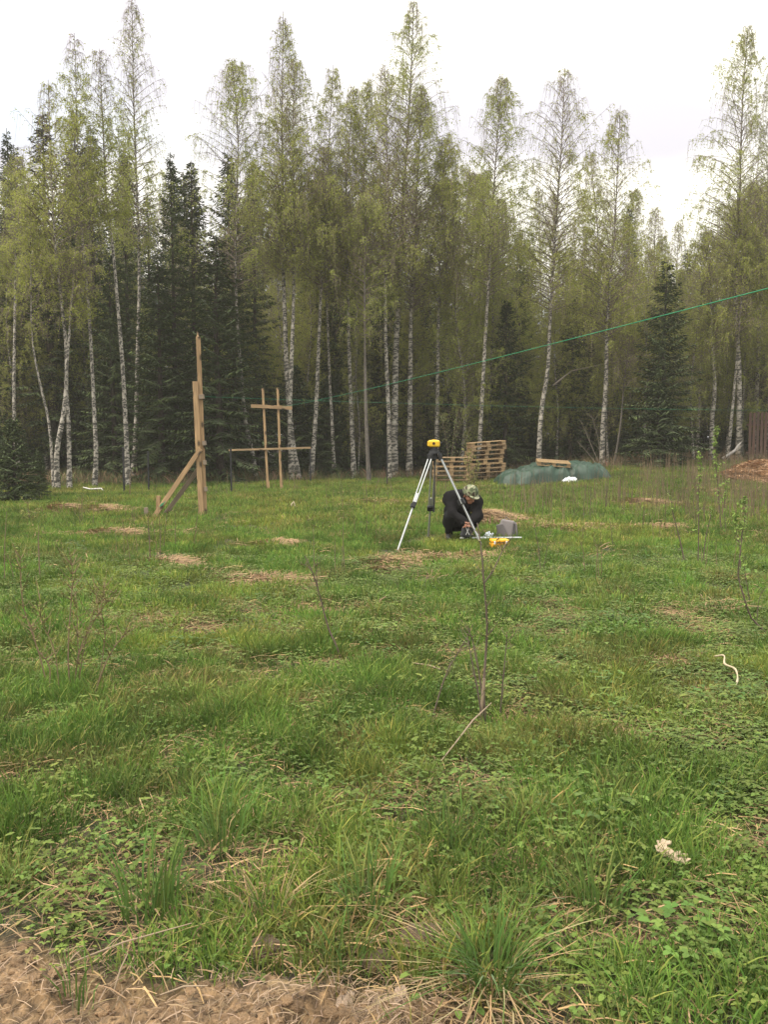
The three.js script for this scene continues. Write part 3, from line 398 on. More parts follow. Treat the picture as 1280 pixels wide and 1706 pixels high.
scatter('far_straw', 'dead straw on the mounds and worn patches of the clearing', 'straw', [0, 1].map(i => strawTuft(50 + i, 14, 0.16, 0.2, 0.008, 0.5)), strawMat, 3200, 7, R => { const [x, D] = pick(R, 7, 30); if (R() > 0.1 + strawAt(x, D)) return null; return { x, z: -D, s: 0.6 + 0.7 * R(), c: strawTone(R) }; });
scatter('patch_straw', 'matted dead straw over the worn mounds', 'straw', [0, 1].map(i => strawTuft(60 + i, 16, 0.14, 0.16, 0.007, 0.3)), strawMat, 4200, 8, R => { const [a, d, rx, rz] = STRAW[Math.floor(R() * 14)], x = a + (R() + R() - 1) * rx * 1.7, D = d + (R() + R() - 1) * rz * 1.7; return { x, z: -D, s: 0.5 + 0.6 * R(), c: strawTone(R) }; });
// dry upright stalks of last year's willowherb, thickest at right
scatter('dry_stalks', 'brown dry upright stalks left from last year', 'stalks', [0, 1].map(i => { const R = seeded(80 + i), b = new Build(); for (let k = 0; k < 4; k++) { const x = (R() - 0.5) * 0.4, z = (R() - 0.5) * 0.4, h = 0.3 + 0.42 * R(), l = (R() - 0.5) * 0.2; b.tube([V(x, -0.02, z), V(x + l * 0.4, h * 0.6, z + l * 0.2), V(x + l, h, z)], [0.005, 0.004, 0.002], 3, [1, 1, 1], false); } return b.geo(); }), strawMat, 900, 9, R => { const [x, D] = pick(R, 9, 31); if (R() > smooth(1.5, 6, x) * smooth(13, 17, D) * (x < 7.5 && D > 21 ? 0.35 : 0.9) + 0.03 || forestAt(x, D) > 0.6) return null; const k = 0.6 + 0.7 * R(); return { x, z: -D, s: 0.6 + 0.6 * R(), c: [k * 0.16, k * 0.11, k * 0.065] }; });
// forest-edge brush
scatter('edge_brush', 'dead brown grass and twigs along the foot of the wood', 'brush', [0, 1].map(i => bladeTuft(90 + i, 14, 0.22, 0.4, 0.012, 0.5)), strawMat, 2600, 10, R => { const [x, D] = pick(R, 24, 36), f = forestAt(x, D); if (f < 0.1 || R() > 1.1 - 0.6 * f) return null; const k = 0.5 + 0.7 * R(), g = R() < 0.45; return { x, z: -D, s: 0.5 + 0.8 * R(), c: g ? [k * 0.09, k * 0.12, k * 0.035] : [k * 0.19, k * 0.14, k * 0.075] }; });
console.log('grass done');
// ---------- materials of the built things ----------
const grain = dataTex(128, 512, (x, y) => { const n = wrapFbm(x / 5, y / 90, 25, 5, 4), m = wrapNoise(x / 16, y / 64, 8, 8), kn = Math.min(...[[20, 60], [84, 150], [50, 270], [108, 350], [30, 450]].map(([a, b]) => Math.hypot((x - a) / 9, (y - b) / 13))), k = (0.84 + 0.42 * (n - 0.5) + 0.2 * (m - 0.5)) * (kn < 1 ? 0.5 : kn < 1.5 ? 0.78 : 1); return [k, k * 0.98, k * 0.95]; }); grain.repeat.set(4, 0.6);
const wood = (r, g, b) => new THREE.MeshStandardMaterial({ color: new THREE.Color().setRGB(r, g, b), map: grain, roughness: 0.8 });
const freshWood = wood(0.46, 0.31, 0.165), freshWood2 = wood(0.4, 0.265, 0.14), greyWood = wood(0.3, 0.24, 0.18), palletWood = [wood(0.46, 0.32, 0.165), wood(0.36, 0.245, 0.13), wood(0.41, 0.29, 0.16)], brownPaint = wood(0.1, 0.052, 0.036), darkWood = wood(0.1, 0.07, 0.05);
const black = std(0.012, 0.012, 0.013, 0.75), alu = std(0.42, 0.43, 0.42, 0.42, { metalness: 0.5 }), greyAlu = std(0.33, 0.34, 0.33, 0.45, { metalness: 0.4 }), yellow = std(0.72, 0.45, 0.02, 0.45), orange = std(0.8, 0.36, 0.01, 0.5), green = std(0.03, 0.3, 0.14, 0.6), bark = std(0.1, 0.068, 0.05, 0.9), paleWood = std(0.25, 0.185, 0.12, 0.9), cream = std(0.42, 0.34, 0.22, 0.85), whitePlastic = std(0.75, 0.76, 0.78, 0.5);
const v3 = a => V(a[0], a[1], a[2]);
// a board from p to q, its width turned about its own length
function board(name, p, q, w, d, mat, parent, turn = 0) {
  const L = p.distanceTo(q), g = new RoundedBoxGeometry(w, L, d, 1, Math.min(w, d) * 0.08), P = g.attributes.position, U = g.attributes.uv;
  for (let i = 0; i < P.count; i++) U.setXY(i, P.getX(i) + P.getZ(i), P.getY(i) + p.x);
  const m = mesh(name, g, mat, parent), y = q.clone().sub(p).normalize(); m.position.copy(p).lerp(q, 0.5);
  m.quaternion.setFromUnitVectors(V(0, 1, 0), y).multiply(new THREE.Quaternion().setFromAxisAngle(V(0, 1, 0), turn)); return m;
}
function rod(name, pts, r, mat, parent, sides = 7) { return mesh(name, new Build().tube(pts, r, sides).geo(), mat, parent); }
const onGround = (x, D, up = 0) => V(x, groundY(x, -D) + up, -D);

// ---------- tall timber post with its brace ----------
{
  const o = onGround(-3.51, 16.49), g = thing('timber_post', 'tall raw timber post with slanting brace standing left in the grass', 'post', o.toArray()), m = 0.01153;
  board('board', V(-0.01, -0.15, 0), V(-0.085, 2.62, 0), 0.1, 0.045, freshWood, g);
  board('board', V(0.052, -0.15, -0.03), V(-0.02, 3.46, -0.03), 0.085, 0.05, freshWood2, g, 0.25);
  const tip = mesh('splintered_tip', new THREE.ConeGeometry(0.03, 0.13, 4), freshWood, g); tip.position.set(-0.028, 3.5, -0.03);
  for (const [y, x, w] of [[2.33, 0.035, 0.1], [1.45, 0.07, 0.07], [1.08, 0.075, 0.06], [0.57, 0.085, 0.06]]) { const c = mesh('cleat', new RoundedBoxGeometry(w, 0.085, 0.06, 1, 0.005), greyWood, g); c.position.set(x, y, 0.02); c.rotation.z = 0.1; }
  board('brace', V(-0.93, 0.02, 0.06), V(0.0, 1.34, 0.03), 0.088, 0.045, freshWood, g);
  board('brace', V(-0.86, 0.03, -0.55), V(-0.02, 1.02, -0.08), 0.088, 0.045, greyWood, g);  // rear brace: its shade is put into the colour, a greyer, darker wood
  board('stake', V(-0.86, -0.1, 0.0), V(-0.835, 0.44, 0.0), 0.075, 0.045, freshWood2, g);
  board('stake', V(-1.05, -0.1, 0.08), V(-1.06, 0.22, 0.08), 0.075, 0.045, greyWood, g);
  const wrap = []; for (let k = 0; k < 30; k++) { const a = k * 0.9; wrap.push(V(-0.77 + Math.cos(a) * 0.045 + k * 0.0016, 0.25 + k * 0.0024 + Math.cos(a) * 0.02, 0.055 + Math.sin(a) * 0.045)); } rod('string_winding', wrap, 0.005, green, g, 5);
}
// ---------- batter board frame in front of the wood ----------
{
  const o = onGround(-3.3, 25), g = thing('batter_frame', 'open frame of two thin uprights and two crossbars before the wood', 'wooden frame', o.toArray()), k = 25 / 1431;
  const X = px => (px - 640) * k + 3.3, Y = py => 1.6 + (725 - py) * k - o.y;
  board('upright', V(X(446.5), -0.15, 0), V(X(439.5), Y(648), 0), 0.065, 0.045, freshWood, g);
  board('upright', V(X(468.5), -0.15, 0), V(X(464), Y(647), 0), 0.065, 0.045, freshWood, g);
  board('crossbar', V(X(420), Y(676.5), 0.046), V(X(488), Y(680), 0.046), 0.1, 0.03, freshWood2, g, 0);
  board('crossbar', V(X(382), Y(749.5), 0.046), V(X(518.5), Y(745.5), 0.046), 0.055, 0.03, palletWood[2], g, 0);
  board('stake', V(X(448), -0.1, 0.05), V(X(446.5), Y(800), 0.05), 0.085, 0.04, freshWood, g);
  board('stake', V(X(470), -0.1, 0.05), V(X(469.3), Y(808), 0.05), 0.075, 0.04, freshWood2, g);
}
// ---------- black steel fence posts along the wood ----------
for (const [x, D, h, label] of [[-4.26, 23.9, 1.25, 'thin black steel post under the left end of the low crossbar'], [-2.4, 28.0, 1.2, 'thin black steel post under the right end of the low crossbar'], [0.1, 26.6, 1.4, 'thin black steel post before the thickest centre birch'], [-7.1, 23.4, 1.25, 'thin black steel post below the slim leaning left birch'], [-6.7, 24.4, 1.15, 'thin black steel post between the tallest left birch and the timber brace']]) {
  const g = thing('steel_post', label, 'post', onGround(x, D).toArray(), 'black steel posts along the wood'); const p = mesh('tube', new RoundedBoxGeometry(0.045, h + 0.2, 0.045, 1, 0.006), black, g); p.position.y = h / 2 - 0.1;
  const c = mesh('cap', new THREE.ConeGeometry(0.036, 0.025, 4), black, g); c.position.y = h + 0.012; c.rotation.y = 0.785;
}
// ---------- strings ----------
function stringLine(name, label, a, b, sag, r) { const pts = []; for (let k = 0; k <= 24; k++) { const t = k / 24; pts.push(a.clone().lerp(b, t).add(V(0, -sag * 4 * t * (1 - t), 0))); } tag(rod(name, pts, r, green, scene, 5), label, 'string'); }
stringLine('green_string', 'thick bright green string sloping across the right half of the picture', V(-2.95, 2.42, -24.95), V(2.35, 2.4, -3.6), 0.06, 0.003);
stringLine('green_string', 'faint level green string running right from the top of the timber post', onGround(-3.47, 16.49, 2.34), V(14.5, 2.35, -26), 0.08, 0.0015);
// ---------- tripod and laser level ----------
{
  const c = onGround(0.73, 12.45), g = thing('surveying_tripod', 'silver surveying tripod standing over the crouching person', 'tripod', c.toArray()), top = 1.34;
  const head = mesh('head_plate', new THREE.CylinderGeometry(0.075, 0.085, 0.035, 20), black, g); head.position.y = top + 0.03;
  const hub = mesh('hub', new THREE.CylinderGeometry(0.045, 0.06, 0.08, 12), black, g); hub.position.y = top - 0.03;
  const screw = mesh('fixing_screw', new THREE.CylinderGeometry(0.014, 0.014, 0.12, 10), black, g); screw.position.y = top - 0.1;
  for (const [fx, fD, mat, cl] of [[0.18, 11.86, alu, 0.52], [1.43, 12.25, alu, 0.5], [0.69, 13.25, alu, 0.62]]) {
    const leg = new THREE.Group(); leg.name = 'leg'; g.add(leg);
    const foot = onGround(fx, fD, -0.02).sub(c), out = V(foot.x, 0, foot.z).normalize(), s = V(-out.z, 0, out.x), start = out.clone().multiplyScalar(0.075).setY(top - 0.01), at = t => start.clone().lerp(foot, t);
    const joint = mesh('hinge', new RoundedBoxGeometry(0.085, 0.09, 0.05, 2, 0.012), black, leg); joint.position.copy(at(0.02)); joint.lookAt(c.clone().add(V(foot.x * 9, joint.position.y, foot.z * 9)).setY(c.y + joint.position.y));
    for (const k of [-1, 1]) rod('rail', [at(0.03).addScaledVector(s, 0.03 * k), at(cl + 0.02).addScaledVector(s, 0.026 * k)], 0.0098, mat, leg, 10);
    rod('lower_tube', [at(cl - 0.12), at(0.97)], 0.0145, mat, leg, 12);
    const y = foot.clone().sub(start).normalize(), q = new THREE.Quaternion().setFromUnitVectors(V(0, 1, 0), y), cm = mesh('clamp', new RoundedBoxGeometry(0.095, 0.085, 0.06, 2, 0.012), black, leg); cm.position.copy(at(cl)); cm.quaternion.copy(q);
    const lv = mesh('clamp_lever', new RoundedBoxGeometry(0.02, 0.06, 0.03, 1, 0.006), black, leg); lv.position.copy(at(cl).addScaledVector(out, 0.045)); lv.quaternion.copy(q);
    const ft = mesh('foot', new THREE.CylinderGeometry(0.008, 0.026, 0.09, 10), black, leg); ft.position.copy(at(0.985)); ft.quaternion.copy(q).multiply(new THREE.Quaternion().setFromAxisAngle(V(1, 0, 0), Math.PI));
  }
  rod('strap', [V(0.0, top - 0.06, 0.02), V(0.005, 0.95, 0.0), V(-0.005, 0.5, 0.03)], [0.009, 0.008, 0.014], black, g, 6);
  const l = thing('laser_level', 'yellow laser level with black base on top of the tripod', 'laser level', [c.x - 0.005, c.y + top + 0.048, c.z]);
  const body = mesh('body', new RoundedBoxGeometry(0.165, 0.1, 0.13, 4, 0.026), yellow, l); body.position.y = 0.105; 
  const base = mesh('base', new THREE.CylinderGeometry(0.055, 0.06, 0.055, 20), black, l); base.position.y = 0.0275;
  const win = mesh('window', new THREE.CylinderGeometry(0.02, 0.02, 0.012, 20), std(0.05, 0.012, 0.01, 0.2), l); win.rotation.x = Math.PI / 2; win.position.set(-0.008, 0.108, 0.064);
  const hd = mesh('handle', new THREE.TorusGeometry(0.048, 0.011, 8, 16, Math.PI), yellow, l); hd.position.y = 0.138; hd.scale.y = 0.45;
  const kn = mesh('knob', new THREE.CylinderGeometry(0.022, 0.022, 0.03, 14), black, l); kn.rotation.z = Math.PI / 2; kn.position.set(0.095, 0.11, 0.01);
  const pl = mesh('corner_guard', new RoundedBoxGeometry(0.03, 0.075, 0.135, 2, 0.01), yellow, l); pl.position.set(-0.08, 0.105, 0);
}
// ---------- pallets ----------
function makePallet(x, y, z, turn, label, tilt = [0, 0], group) {
  const g = thing('wooden_pallet', label, 'pallet', [x, y, z], group), R = seeded(Math.round(x * 100 + y * 977)), m = () => palletWood[Math.floor(R() * 3)]; g.rotation.set(tilt[0], turn, tilt[1]);
  for (let k = 0; k < 5; k++) { const b = mesh('deck_board', shapesP.deck, m(), g); b.position.set(0, 0.133, -0.34 + 0.17 * k + (R() - 0.5) * 0.02); b.rotation.y = (R() - 0.5) * 0.02; }
  for (let k = 0; k < 3; k++) { const b = mesh('stringer', shapesP.stringer, m(), g); b.position.set(-0.53 + 0.53 * k, 0.111, 0); const c = mesh('bottom_board', shapesP.deck, m(), g); c.position.set(0, 0.011, -0.345 + 0.345 * k); for (let j = 0; j < 3; j++) { const q = mesh('block', shapesP.block, m(), g); q.position.set(-0.53 + 0.53 * k, 0.061, -0.345 + 0.345 * j); } }
  return g;
}
const shapesP = { deck: new RoundedBoxGeometry(1.2, 0.021, 0.105, 1, 0.003), stringer: new RoundedBoxGeometry(0.14, 0.02, 0.8, 1, 0.003), block: new RoundedBoxGeometry(0.13, 0.076, 0.09, 1, 0.004) };
{
  const R = seeded(6), ord = ['bottom', 'second', 'third', 'fourth', 'fifth', 'sixth', 'seventh', 'eighth', 'ninth'];
  for (let k = 0; k < 6; k++) makePallet(2.22 + (R() - 0.5) * 0.07, groundY(2.22, -27.9) + 0.02 + k * 0.147, -28 + (R() - 0.5) * 0.08, -0.05 + (R() - 0.5) * 0.05, k < 5 ? `${ord[k]} pallet from the ground in the lower left stack` : 'topmost pallet of the lower left stack', [0, 0], 'pallets of the lower stack');
  for (let k = 0; k < 9; k++) makePallet(3.4 + (R() - 0.5) * 0.12 + k * 0.008, groundY(3.4, -29.3) + 0.03 + k * 0.149, -29.4 + (R() - 0.5) * 0.1, 0.12 + (R() - 0.5) * 0.1, k < 8 ? `${ord[k]} pallet from the ground in the taller right stack` : 'topmost pallet of the taller right stack', [0, 0.035 + k * 0.0045], 'pallets of the taller stack');
}
// ---------- tarpaulin heap ----------
const tarpTop = (x) => 0.5 + 0.2 * smooth(0.12, 0.4, x);
{
  const b = new Build(), N = 170, M = 84, L = 3.45, W = 1.5, o = onGround(5.42, 27.5);
  for (let i = 0; i <= N; i++) for (let j = 0; j <= M; j++) {
    const u = i / N * 2 - 1, v = j / M * 2 - 1, edge = Math.pow(Math.pow(Math.abs(u), 7) + Math.pow(Math.abs(v), 5), 1), prof = Math.pow(clamp(1 - edge), 0.3), x = u * L / 2, z = v * W / 2;
    const fold = Math.abs(noise2(x * 2.6 + z * 1.6 + 7, z * 1.6 - x * 0.5) - 0.5) * 0.24 + 0.2 * Math.abs(noise2(x * 5 - z * 3 + 2, z * 4 + x) - 0.5) + 0.07 * Math.abs(noise2(x * 11 + z * 6, z * 9 - x * 3) - 0.5), lump = 0.12 * (fbm(x * 1.3 + 20, z * 1.5, 2) - 0.5), side = 1 - prof;
    const h = prof * (tarpTop((u + 1) / 2) + lump) - fold * (0.5 + 0.5 * prof), push = side * 0.16 * (noise2(x * 3.4 + 60, z * 3.4) - 0.4);
    const ex = x * (1 + 0.05 * side) + push * u, ez = z * (1 + 0.04 * side) + push * v + 0.12 * side * v * Math.abs(Math.sin(x * 5));
    b.v(ex, Math.max(-0.02, h) + (side > 0.99 ? -0.03 : 0), ez, x, z);
  }
  for (let i = 0; i < N; i++) for (let j = 0; j < M; j++) { const a = i * (M + 1) + j; b.q(a, a + 1, a + M + 2, a + M + 1); }
  const weave = dataTex(128, 128, (x, y) => { const n = wrapFbm(x / 16, y / 16, 8, 8, 3), k = 0.8 + 0.3 * (n - 0.5) + ((x % 4 < 1 || y % 4 < 1) ? -0.05 : 0); return [k, k, k]; });
  const t = mesh('tarpaulin', b.geo(), new THREE.MeshStandardMaterial({ color: new THREE.Color().setRGB(0.032, 0.078, 0.046), map: weave, roughness: 0.6, side: THREE.DoubleSide })); t.position.copy(o); t.rotation.y = 0.06;
  tag(t, 'dark green tarpaulin draped over a long low heap', 'tarpaulin');
  makePallet(5.35, o.y + 0.58, -27.2, -0.08, 'single light pallet lying on top of the green tarpaulin', [0.12, -0.06]).scale.set(0.86, 0.9, 0.8);
}
function crumple(name, label, category, pos, s, mat, seed, amp = 0.35) {   // a crumpled bag or sheet
  const g = new THREE.IcosahedronGeometry(1, 12), P = g.attributes.position, w = V(0, 0, 0);
  for (let i = 0; i < P.count; i++) { w.fromBufferAttribute(P, i); const n = Math.abs(fbm(w.x * 2.3 + seed + w.z, w.y * 2.3 + w.z * 1.7, 3) - 0.5) * 2, k = 1 - amp + amp * 1.6 * n; P.setXYZ(i, w.x * k * s[0], Math.max(-0.15, w.y * k) * s[1], w.z * k * s[2]); }
  g.computeVertexNormals(); const m = mesh(name, g, mat); m.position.copy(pos); return tag(m, label, category);
}
crumple('white_sack', 'crumpled white sack lying in front of the green tarpaulin', 'sack', onGround(5.72, 26.45, 0.06), [0.33, 0.17, 0.2], whitePlastic, 3, 0.6);
// ---------- brown picket fence at the right edge ----------
{
  const D = 32.4, x0 = 13.75, g = thing('picket_fence', 'brown board fence at the right edge before the wood', 'fence', [x0, groundY(x0, -D), -D]), R = seeded(9), pk = [brownPaint, wood(0.115, 0.06, 0.042), wood(0.085, 0.045, 0.032)];
  for (const y of [0.4, 1.45]) { const r = mesh('rail', new RoundedBoxGeometry(3.3, 0.08, 0.04, 1, 0.004), brownPaint, g); r.position.set(1.55, y, -0.035); }
  for (let k = 0; k < 22; k++) { const h = 1.86 + 0.05 * R(), b = mesh('picket', new RoundedBoxGeometry(0.1, h, 0.02, 1, 0.003), pk[k % 3], g); b.position.set(0.02 + k * 0.145, h / 2 + 0.03, 0); b.rotation.z = (R() - 0.5) * 0.015; }
  for (const x of [0.05, 2.2]) { const p = mesh('post', new RoundedBoxGeometry(0.06, 1.9, 0.06, 1, 0.004), brownPaint, g); p.position.set(x, 0.9, -0.09); }
}
// ---------- sawdust heap ----------
{
  const b = new Build(), N = 60, M = 24, o = onGround(11.4, 25.3);
  for (let j = 0; j <= M; j++) for (let i = 0; i <= N; i++) { const a = i / N * 6.2832, t = j / M, n = fbm(Math.cos(a) * 2.2 * t + 4, Math.sin(a) * 2.2 * t, 4), r = 1.35 * t * (0.9 + 0.3 * (fbm(Math.cos(a) * 1.5 + 9, Math.sin(a) * 1.5, 2) - 0.5)), h = 0.6 * Math.pow(Math.cos(t * 1.57), 0.9) + 0.16 * (n - 0.5) * (1 - t * 0.6) - (t > 0.97 ? 0.1 : 0); b.v(Math.cos(a) * r, h, Math.sin(a) * r, Math.cos(a) * r, Math.sin(a) * r); }
  for (let j = 0; j < M; j++) for (let i = 0; i < N; i++) { const a = j * (N + 1) + i; b.q(a, a + 1, a + N + 2, a + N + 1); }
  const tx = dataTex(256, 256, (x, y) => { const n = wrapFbm(x / 8, y / 8, 32, 32, 3), k = 0.72 + 0.5 * (n - 0.5) + 0.25 * (hash2(x, y) - 0.5); return [k, k * 0.97, k * 0.93]; });
  const m = mesh('sawdust_heap', b.geo(), new THREE.MeshStandardMaterial({ color: new THREE.Color().setRGB(0.42, 0.25, 0.125), map: tx, bumpMap: tx, bumpScale: 0.04, roughness: 1 })); m.position.copy(o); tag(m, 'heap of orange-brown wood shavings at the right edge', 'heap');
  scatter('loose_shavings', 'loose wood shavings on and round the orange heap', 'shavings', [strawTuft(71, 20, 0.16, 0.14, 0.014, 0.5)], strawMat, 700, 21, R => { const a = R() * 6.28, t = Math.sqrt(R()) * 1.05, x = 11.4 + Math.cos(a) * 1.38 * t, z = -25.3 + Math.sin(a) * 1.38 * t, k = 0.8 + 0.5 * R(); return { x, z, s: 0.6 + 0.6 * R(), dy: 0.58 * Math.pow(Math.cos(Math.min(1, t) * 1.57), 0.9), c: [k * 0.38, k * 0.24, k * 0.135] }; });
}
// ---------- things on the grass by the person ----------
{
  const o = onGround(1.86, 12.95), g = thing('small_backpack', 'small grey backpack slumped on the grass right of the person', 'backpack', o.toArray()), bs = g.scale.setScalar(1.2), gm = std(0.17, 0.15, 0.145, 0.9), dm = std(0.1, 0.088, 0.085, 0.9);
  const soft = (w, h, d, s) => { const q = new RoundedBoxGeometry(w, h, d, 6, Math.min(w, h, d) * 0.22), P = q.attributes.position; for (let i = 0; i < P.count; i++) { const x = P.getX(i), y = P.getY(i), z = P.getZ(i), n = 0.03 * (fbm(x * 14 + s, y * 14 + z * 9, 2) - 0.5); P.setXYZ(i, x * (1 - 0.25 * (y / h)) + n, y + n, z * (1 - 0.2 * (y / h)) + n); } q.computeVertexNormals(); return q; };
  const b = mesh('main_pouch', soft(0.2, 0.25, 0.13, 1), gm, g); b.position.set(0, 0.12, 0); b.rotation.set(-0.2, -0.3, -0.25);
  const f = mesh('front_pocket', soft(0.11, 0.18, 0.07, 4), dm, g); f.position.set(-0.07, 0.11, 0.06); f.rotation.set(-0.2, -0.3, 0.28);
  rod('shoulder_strap', [V(0.06, 0.22, 0.02), V(0.11, 0.2, 0.07), V(0.12, 0.08, 0.1), V(0.08, 0.01, 0.09)], 0.011, dm, g); rod('carry_loop', [V(-0.03, 0.24, -0.02), V(0.0, 0.285, -0.02), V(0.04, 0.25, -0.02)], 0.006, dm, g);
}
crumple('plastic_bag', 'crumpled shiny white plastic bag beside the grey backpack', 'plastic bag', onGround(1.58, 12.9, 0.05), [0.12, 0.09, 0.09], std(0.78, 0.8, 0.84, 0.25), 14, 0.6).rotation.z = 0.4;
{
  const o = onGround(1.63, 12.05), g = thing('tool_case', 'small bright yellow-orange case lying in the grass near the tripod', 'tool case', [o.x, o.y + 0.02, o.z]); g.rotation.y = 0.12;
  for (const [n, y, h] of [['lower_shell', 0.045, 0.07], ['lid', 0.105, 0.045]]) { const m = mesh(n, new RoundedBoxGeometry(0.25, h, 0.17, 4, 0.018), orange, g); m.position.y = y; }
  rod('handle', [V(-0.05, 0.08, 0.085), V(-0.045, 0.085, 0.11), V(0.045, 0.085, 0.11), V(0.05, 0.08, 0.085)], 0.008, black, g);
  for (const x of [-0.085, 0.085]) { const l = mesh('latch', new RoundedBoxGeometry(0.022, 0.045, 0.012, 1, 0.003), whitePlastic, g); l.position.set(x, 0.085, 0.087); }
  const e = mesh('end_cap', new RoundedBoxGeometry(0.02, 0.06, 0.1, 2, 0.006), black, g); e.position.set(0.13, 0.07, 0);
}
{ const a = onGround(1.12, 12.55, 0.1), b2 = onGround(2.02, 12.5, 0.1), g = thing('levelling_staff', 'thin white levelling staff lying in the grass behind the yellow case', 'staff', a.toArray()); board('lower_section', V(0, 0, 0), b2.clone().sub(a).multiplyScalar(0.55), 0.02, 0.016, whitePlastic, g); board('upper_section', b2.clone().sub(a).multiplyScalar(0.52), b2.clone().sub(a), 0.015, 0.012, whitePlastic, g); }
// ---------- fallen wood ----------
tag(rod('fallen_branch', [[12.615, 0.739, -32.00], [12.855, 0.895, -32.00], [13.072, 1.051, -32.00], [13.177, 1.229, -32.00], [13.285, 1.340, -32.00]].map(v3), [0.05, 0.055, 0.05, 0.045, 0.02], std(0.36, 0.33, 0.3, 0.9)), 'pale grey broken branch propped near the brown fence', 'branch');
tag(rod('leaning_dead_stem', [[6.347, 3.467, -32.50], [6.635, 3.690, -32.50], [7.034, 4.001, -32.50], [8.085, 4.224, -32.50], [9.270, 4.423, -32.50], [9.983, 4.623, -32.50], [10.650, 4.822, -32.50]].map(v3), [0.035, 0.034, 0.03, 0.026, 0.02, 0.014, 0.007], std(0.3, 0.25, 0.2, 0.9)), 'thin dead stem lying slantwise between the two right birches', 'branch');
tag(rod('bent_pole', [[-8.501, 0.137, -24.20], [-8.300, 0.086, -24.20], [-7.994, 0.103, -24.20], [-7.929, 0.036, -24.20], [-7.815, -0.151, -24.20]].map(v3), [0.02, 0.026, 0.026, 0.02, 0.014], std(0.5, 0.47, 0.42, 0.9)), 'pale bent pole at the foot of the swaying birch', 'branch');
tag(rod('peeled_fork', [[-2.068, -0.060, -18.90], [-2.040, 0.086, -18.90], [-2.000, 0.139, -18.90], [-1.974, 0.073, -18.90], [-1.962, -0.073, -18.90]].map(v3), [0.014, 0.02, 0.022, 0.018, 0.012], cream), 'small pale hooped stick in the grass right of the frame', 'stick');
tag(rod('fallen_stick', [onGround(0.27, 3.95, 0.06), onGround(0.37, 4.18, 0.08), onGround(0.47, 4.42, 0.11), onGround(0.6, 4.68, 0.15)], [0.0025, 0.0038, 0.0045, 0.003], paleWood), 'long pale stick lying below the bare sapling', 'stick');
tag(rod('short_twig', [onGround(0.19, 5.72, 0.09), onGround(0.3, 5.66, 0.1), onGround(0.37, 5.55, 0.1)], [0.004, 0.006, 0.005], paleWood), 'short straw-coloured twig left of the bare sapling', 'stick');
tag(rod('peeled_root', smoothPath([onGround(2.25, 5.72, 0.1), onGround(2.27, 5.62, 0.13), onGround(2.22, 5.48, 0.1), onGround(2.23, 5.34, 0.11), onGround(2.19, 5.2, 0.095), onGround(2.13, 5.08, 0.08)], 18), Array.from({ length: 19 }, (_, i) => 0.0035 + 0.0055 * noise2(i * 0.7, 3.3) * (i < 17 ? 1 : 0.3)), cream), 'cream twisted strip of peeled wood in the grass at right', 'wood strip');
tag(rod('dark_stalk', [onGround(2.62, 4.4, 0.1), onGround(2.2, 4.25, 0.14), onGround(1.95, 4.0, 0.08)], [0.006, 0.006, 0.003], bark), 'dark curved twig at the right edge of the foreground', 'stick');
{ // splintered chip
  const s = new THREE.Shape(); [[-0.06, -0.005], [-0.066, 0.02], [-0.052, 0.03], [-0.056, 0.05], [-0.038, 0.056], [-0.03, 0.072], [-0.008, 0.068], [0.012, 0.075], [0.006, 0.055], [-0.012, 0.047], [-0.014, 0.034], [0.008, 0.026], [0.018, 0.016], [0.04, 0.024], [0.048, 0.014], [0.07, 0.012], [0.066, -0.002], [0.082, -0.012], [0.062, -0.024], [0.058, -0.036], [0.036, -0.032], [0.026, -0.05], [0.012, -0.036], [0.012, -0.02], [-0.01, -0.006], [-0.03, -0.016], [-0.042, -0.006]].forEach(([x, y], i) => i ? s.lineTo(x, y) : s.moveTo(x, y)); s.closePath();
  const g = new THREE.ExtrudeGeometry(s, { depth: 0.004, bevelEnabled: true, bevelSize: 0.0015, bevelThickness: 0.003, bevelSegments: 1, steps: 1 }), P = g.attributes.position; for (let i = 0; i < P.count; i++) P.setZ(i, P.getZ(i) + 0.35 * P.getX(i) ** 2 * 10 + 0.02 * noise2(P.getX(i) * 30, P.getY(i) * 30)); g.computeVertexNormals();
  const m = mesh('wood_chip', g, std(0.4, 0.3, 0.2, 0.9)); m.scale.setScalar(0.85); m.position.copy(onGround(1.05, 3.03, 0.06)); m.rotation.set(-1.1, 0.1, -0.2); tag(m, 'cream splintered wood chip lying in the right foreground grass', 'wood chip');
}
// ---------- saplings and bare stems ----------
const budMat = leafy(1, 1, 1, { vertexColors: true, transmission: 0.35 });
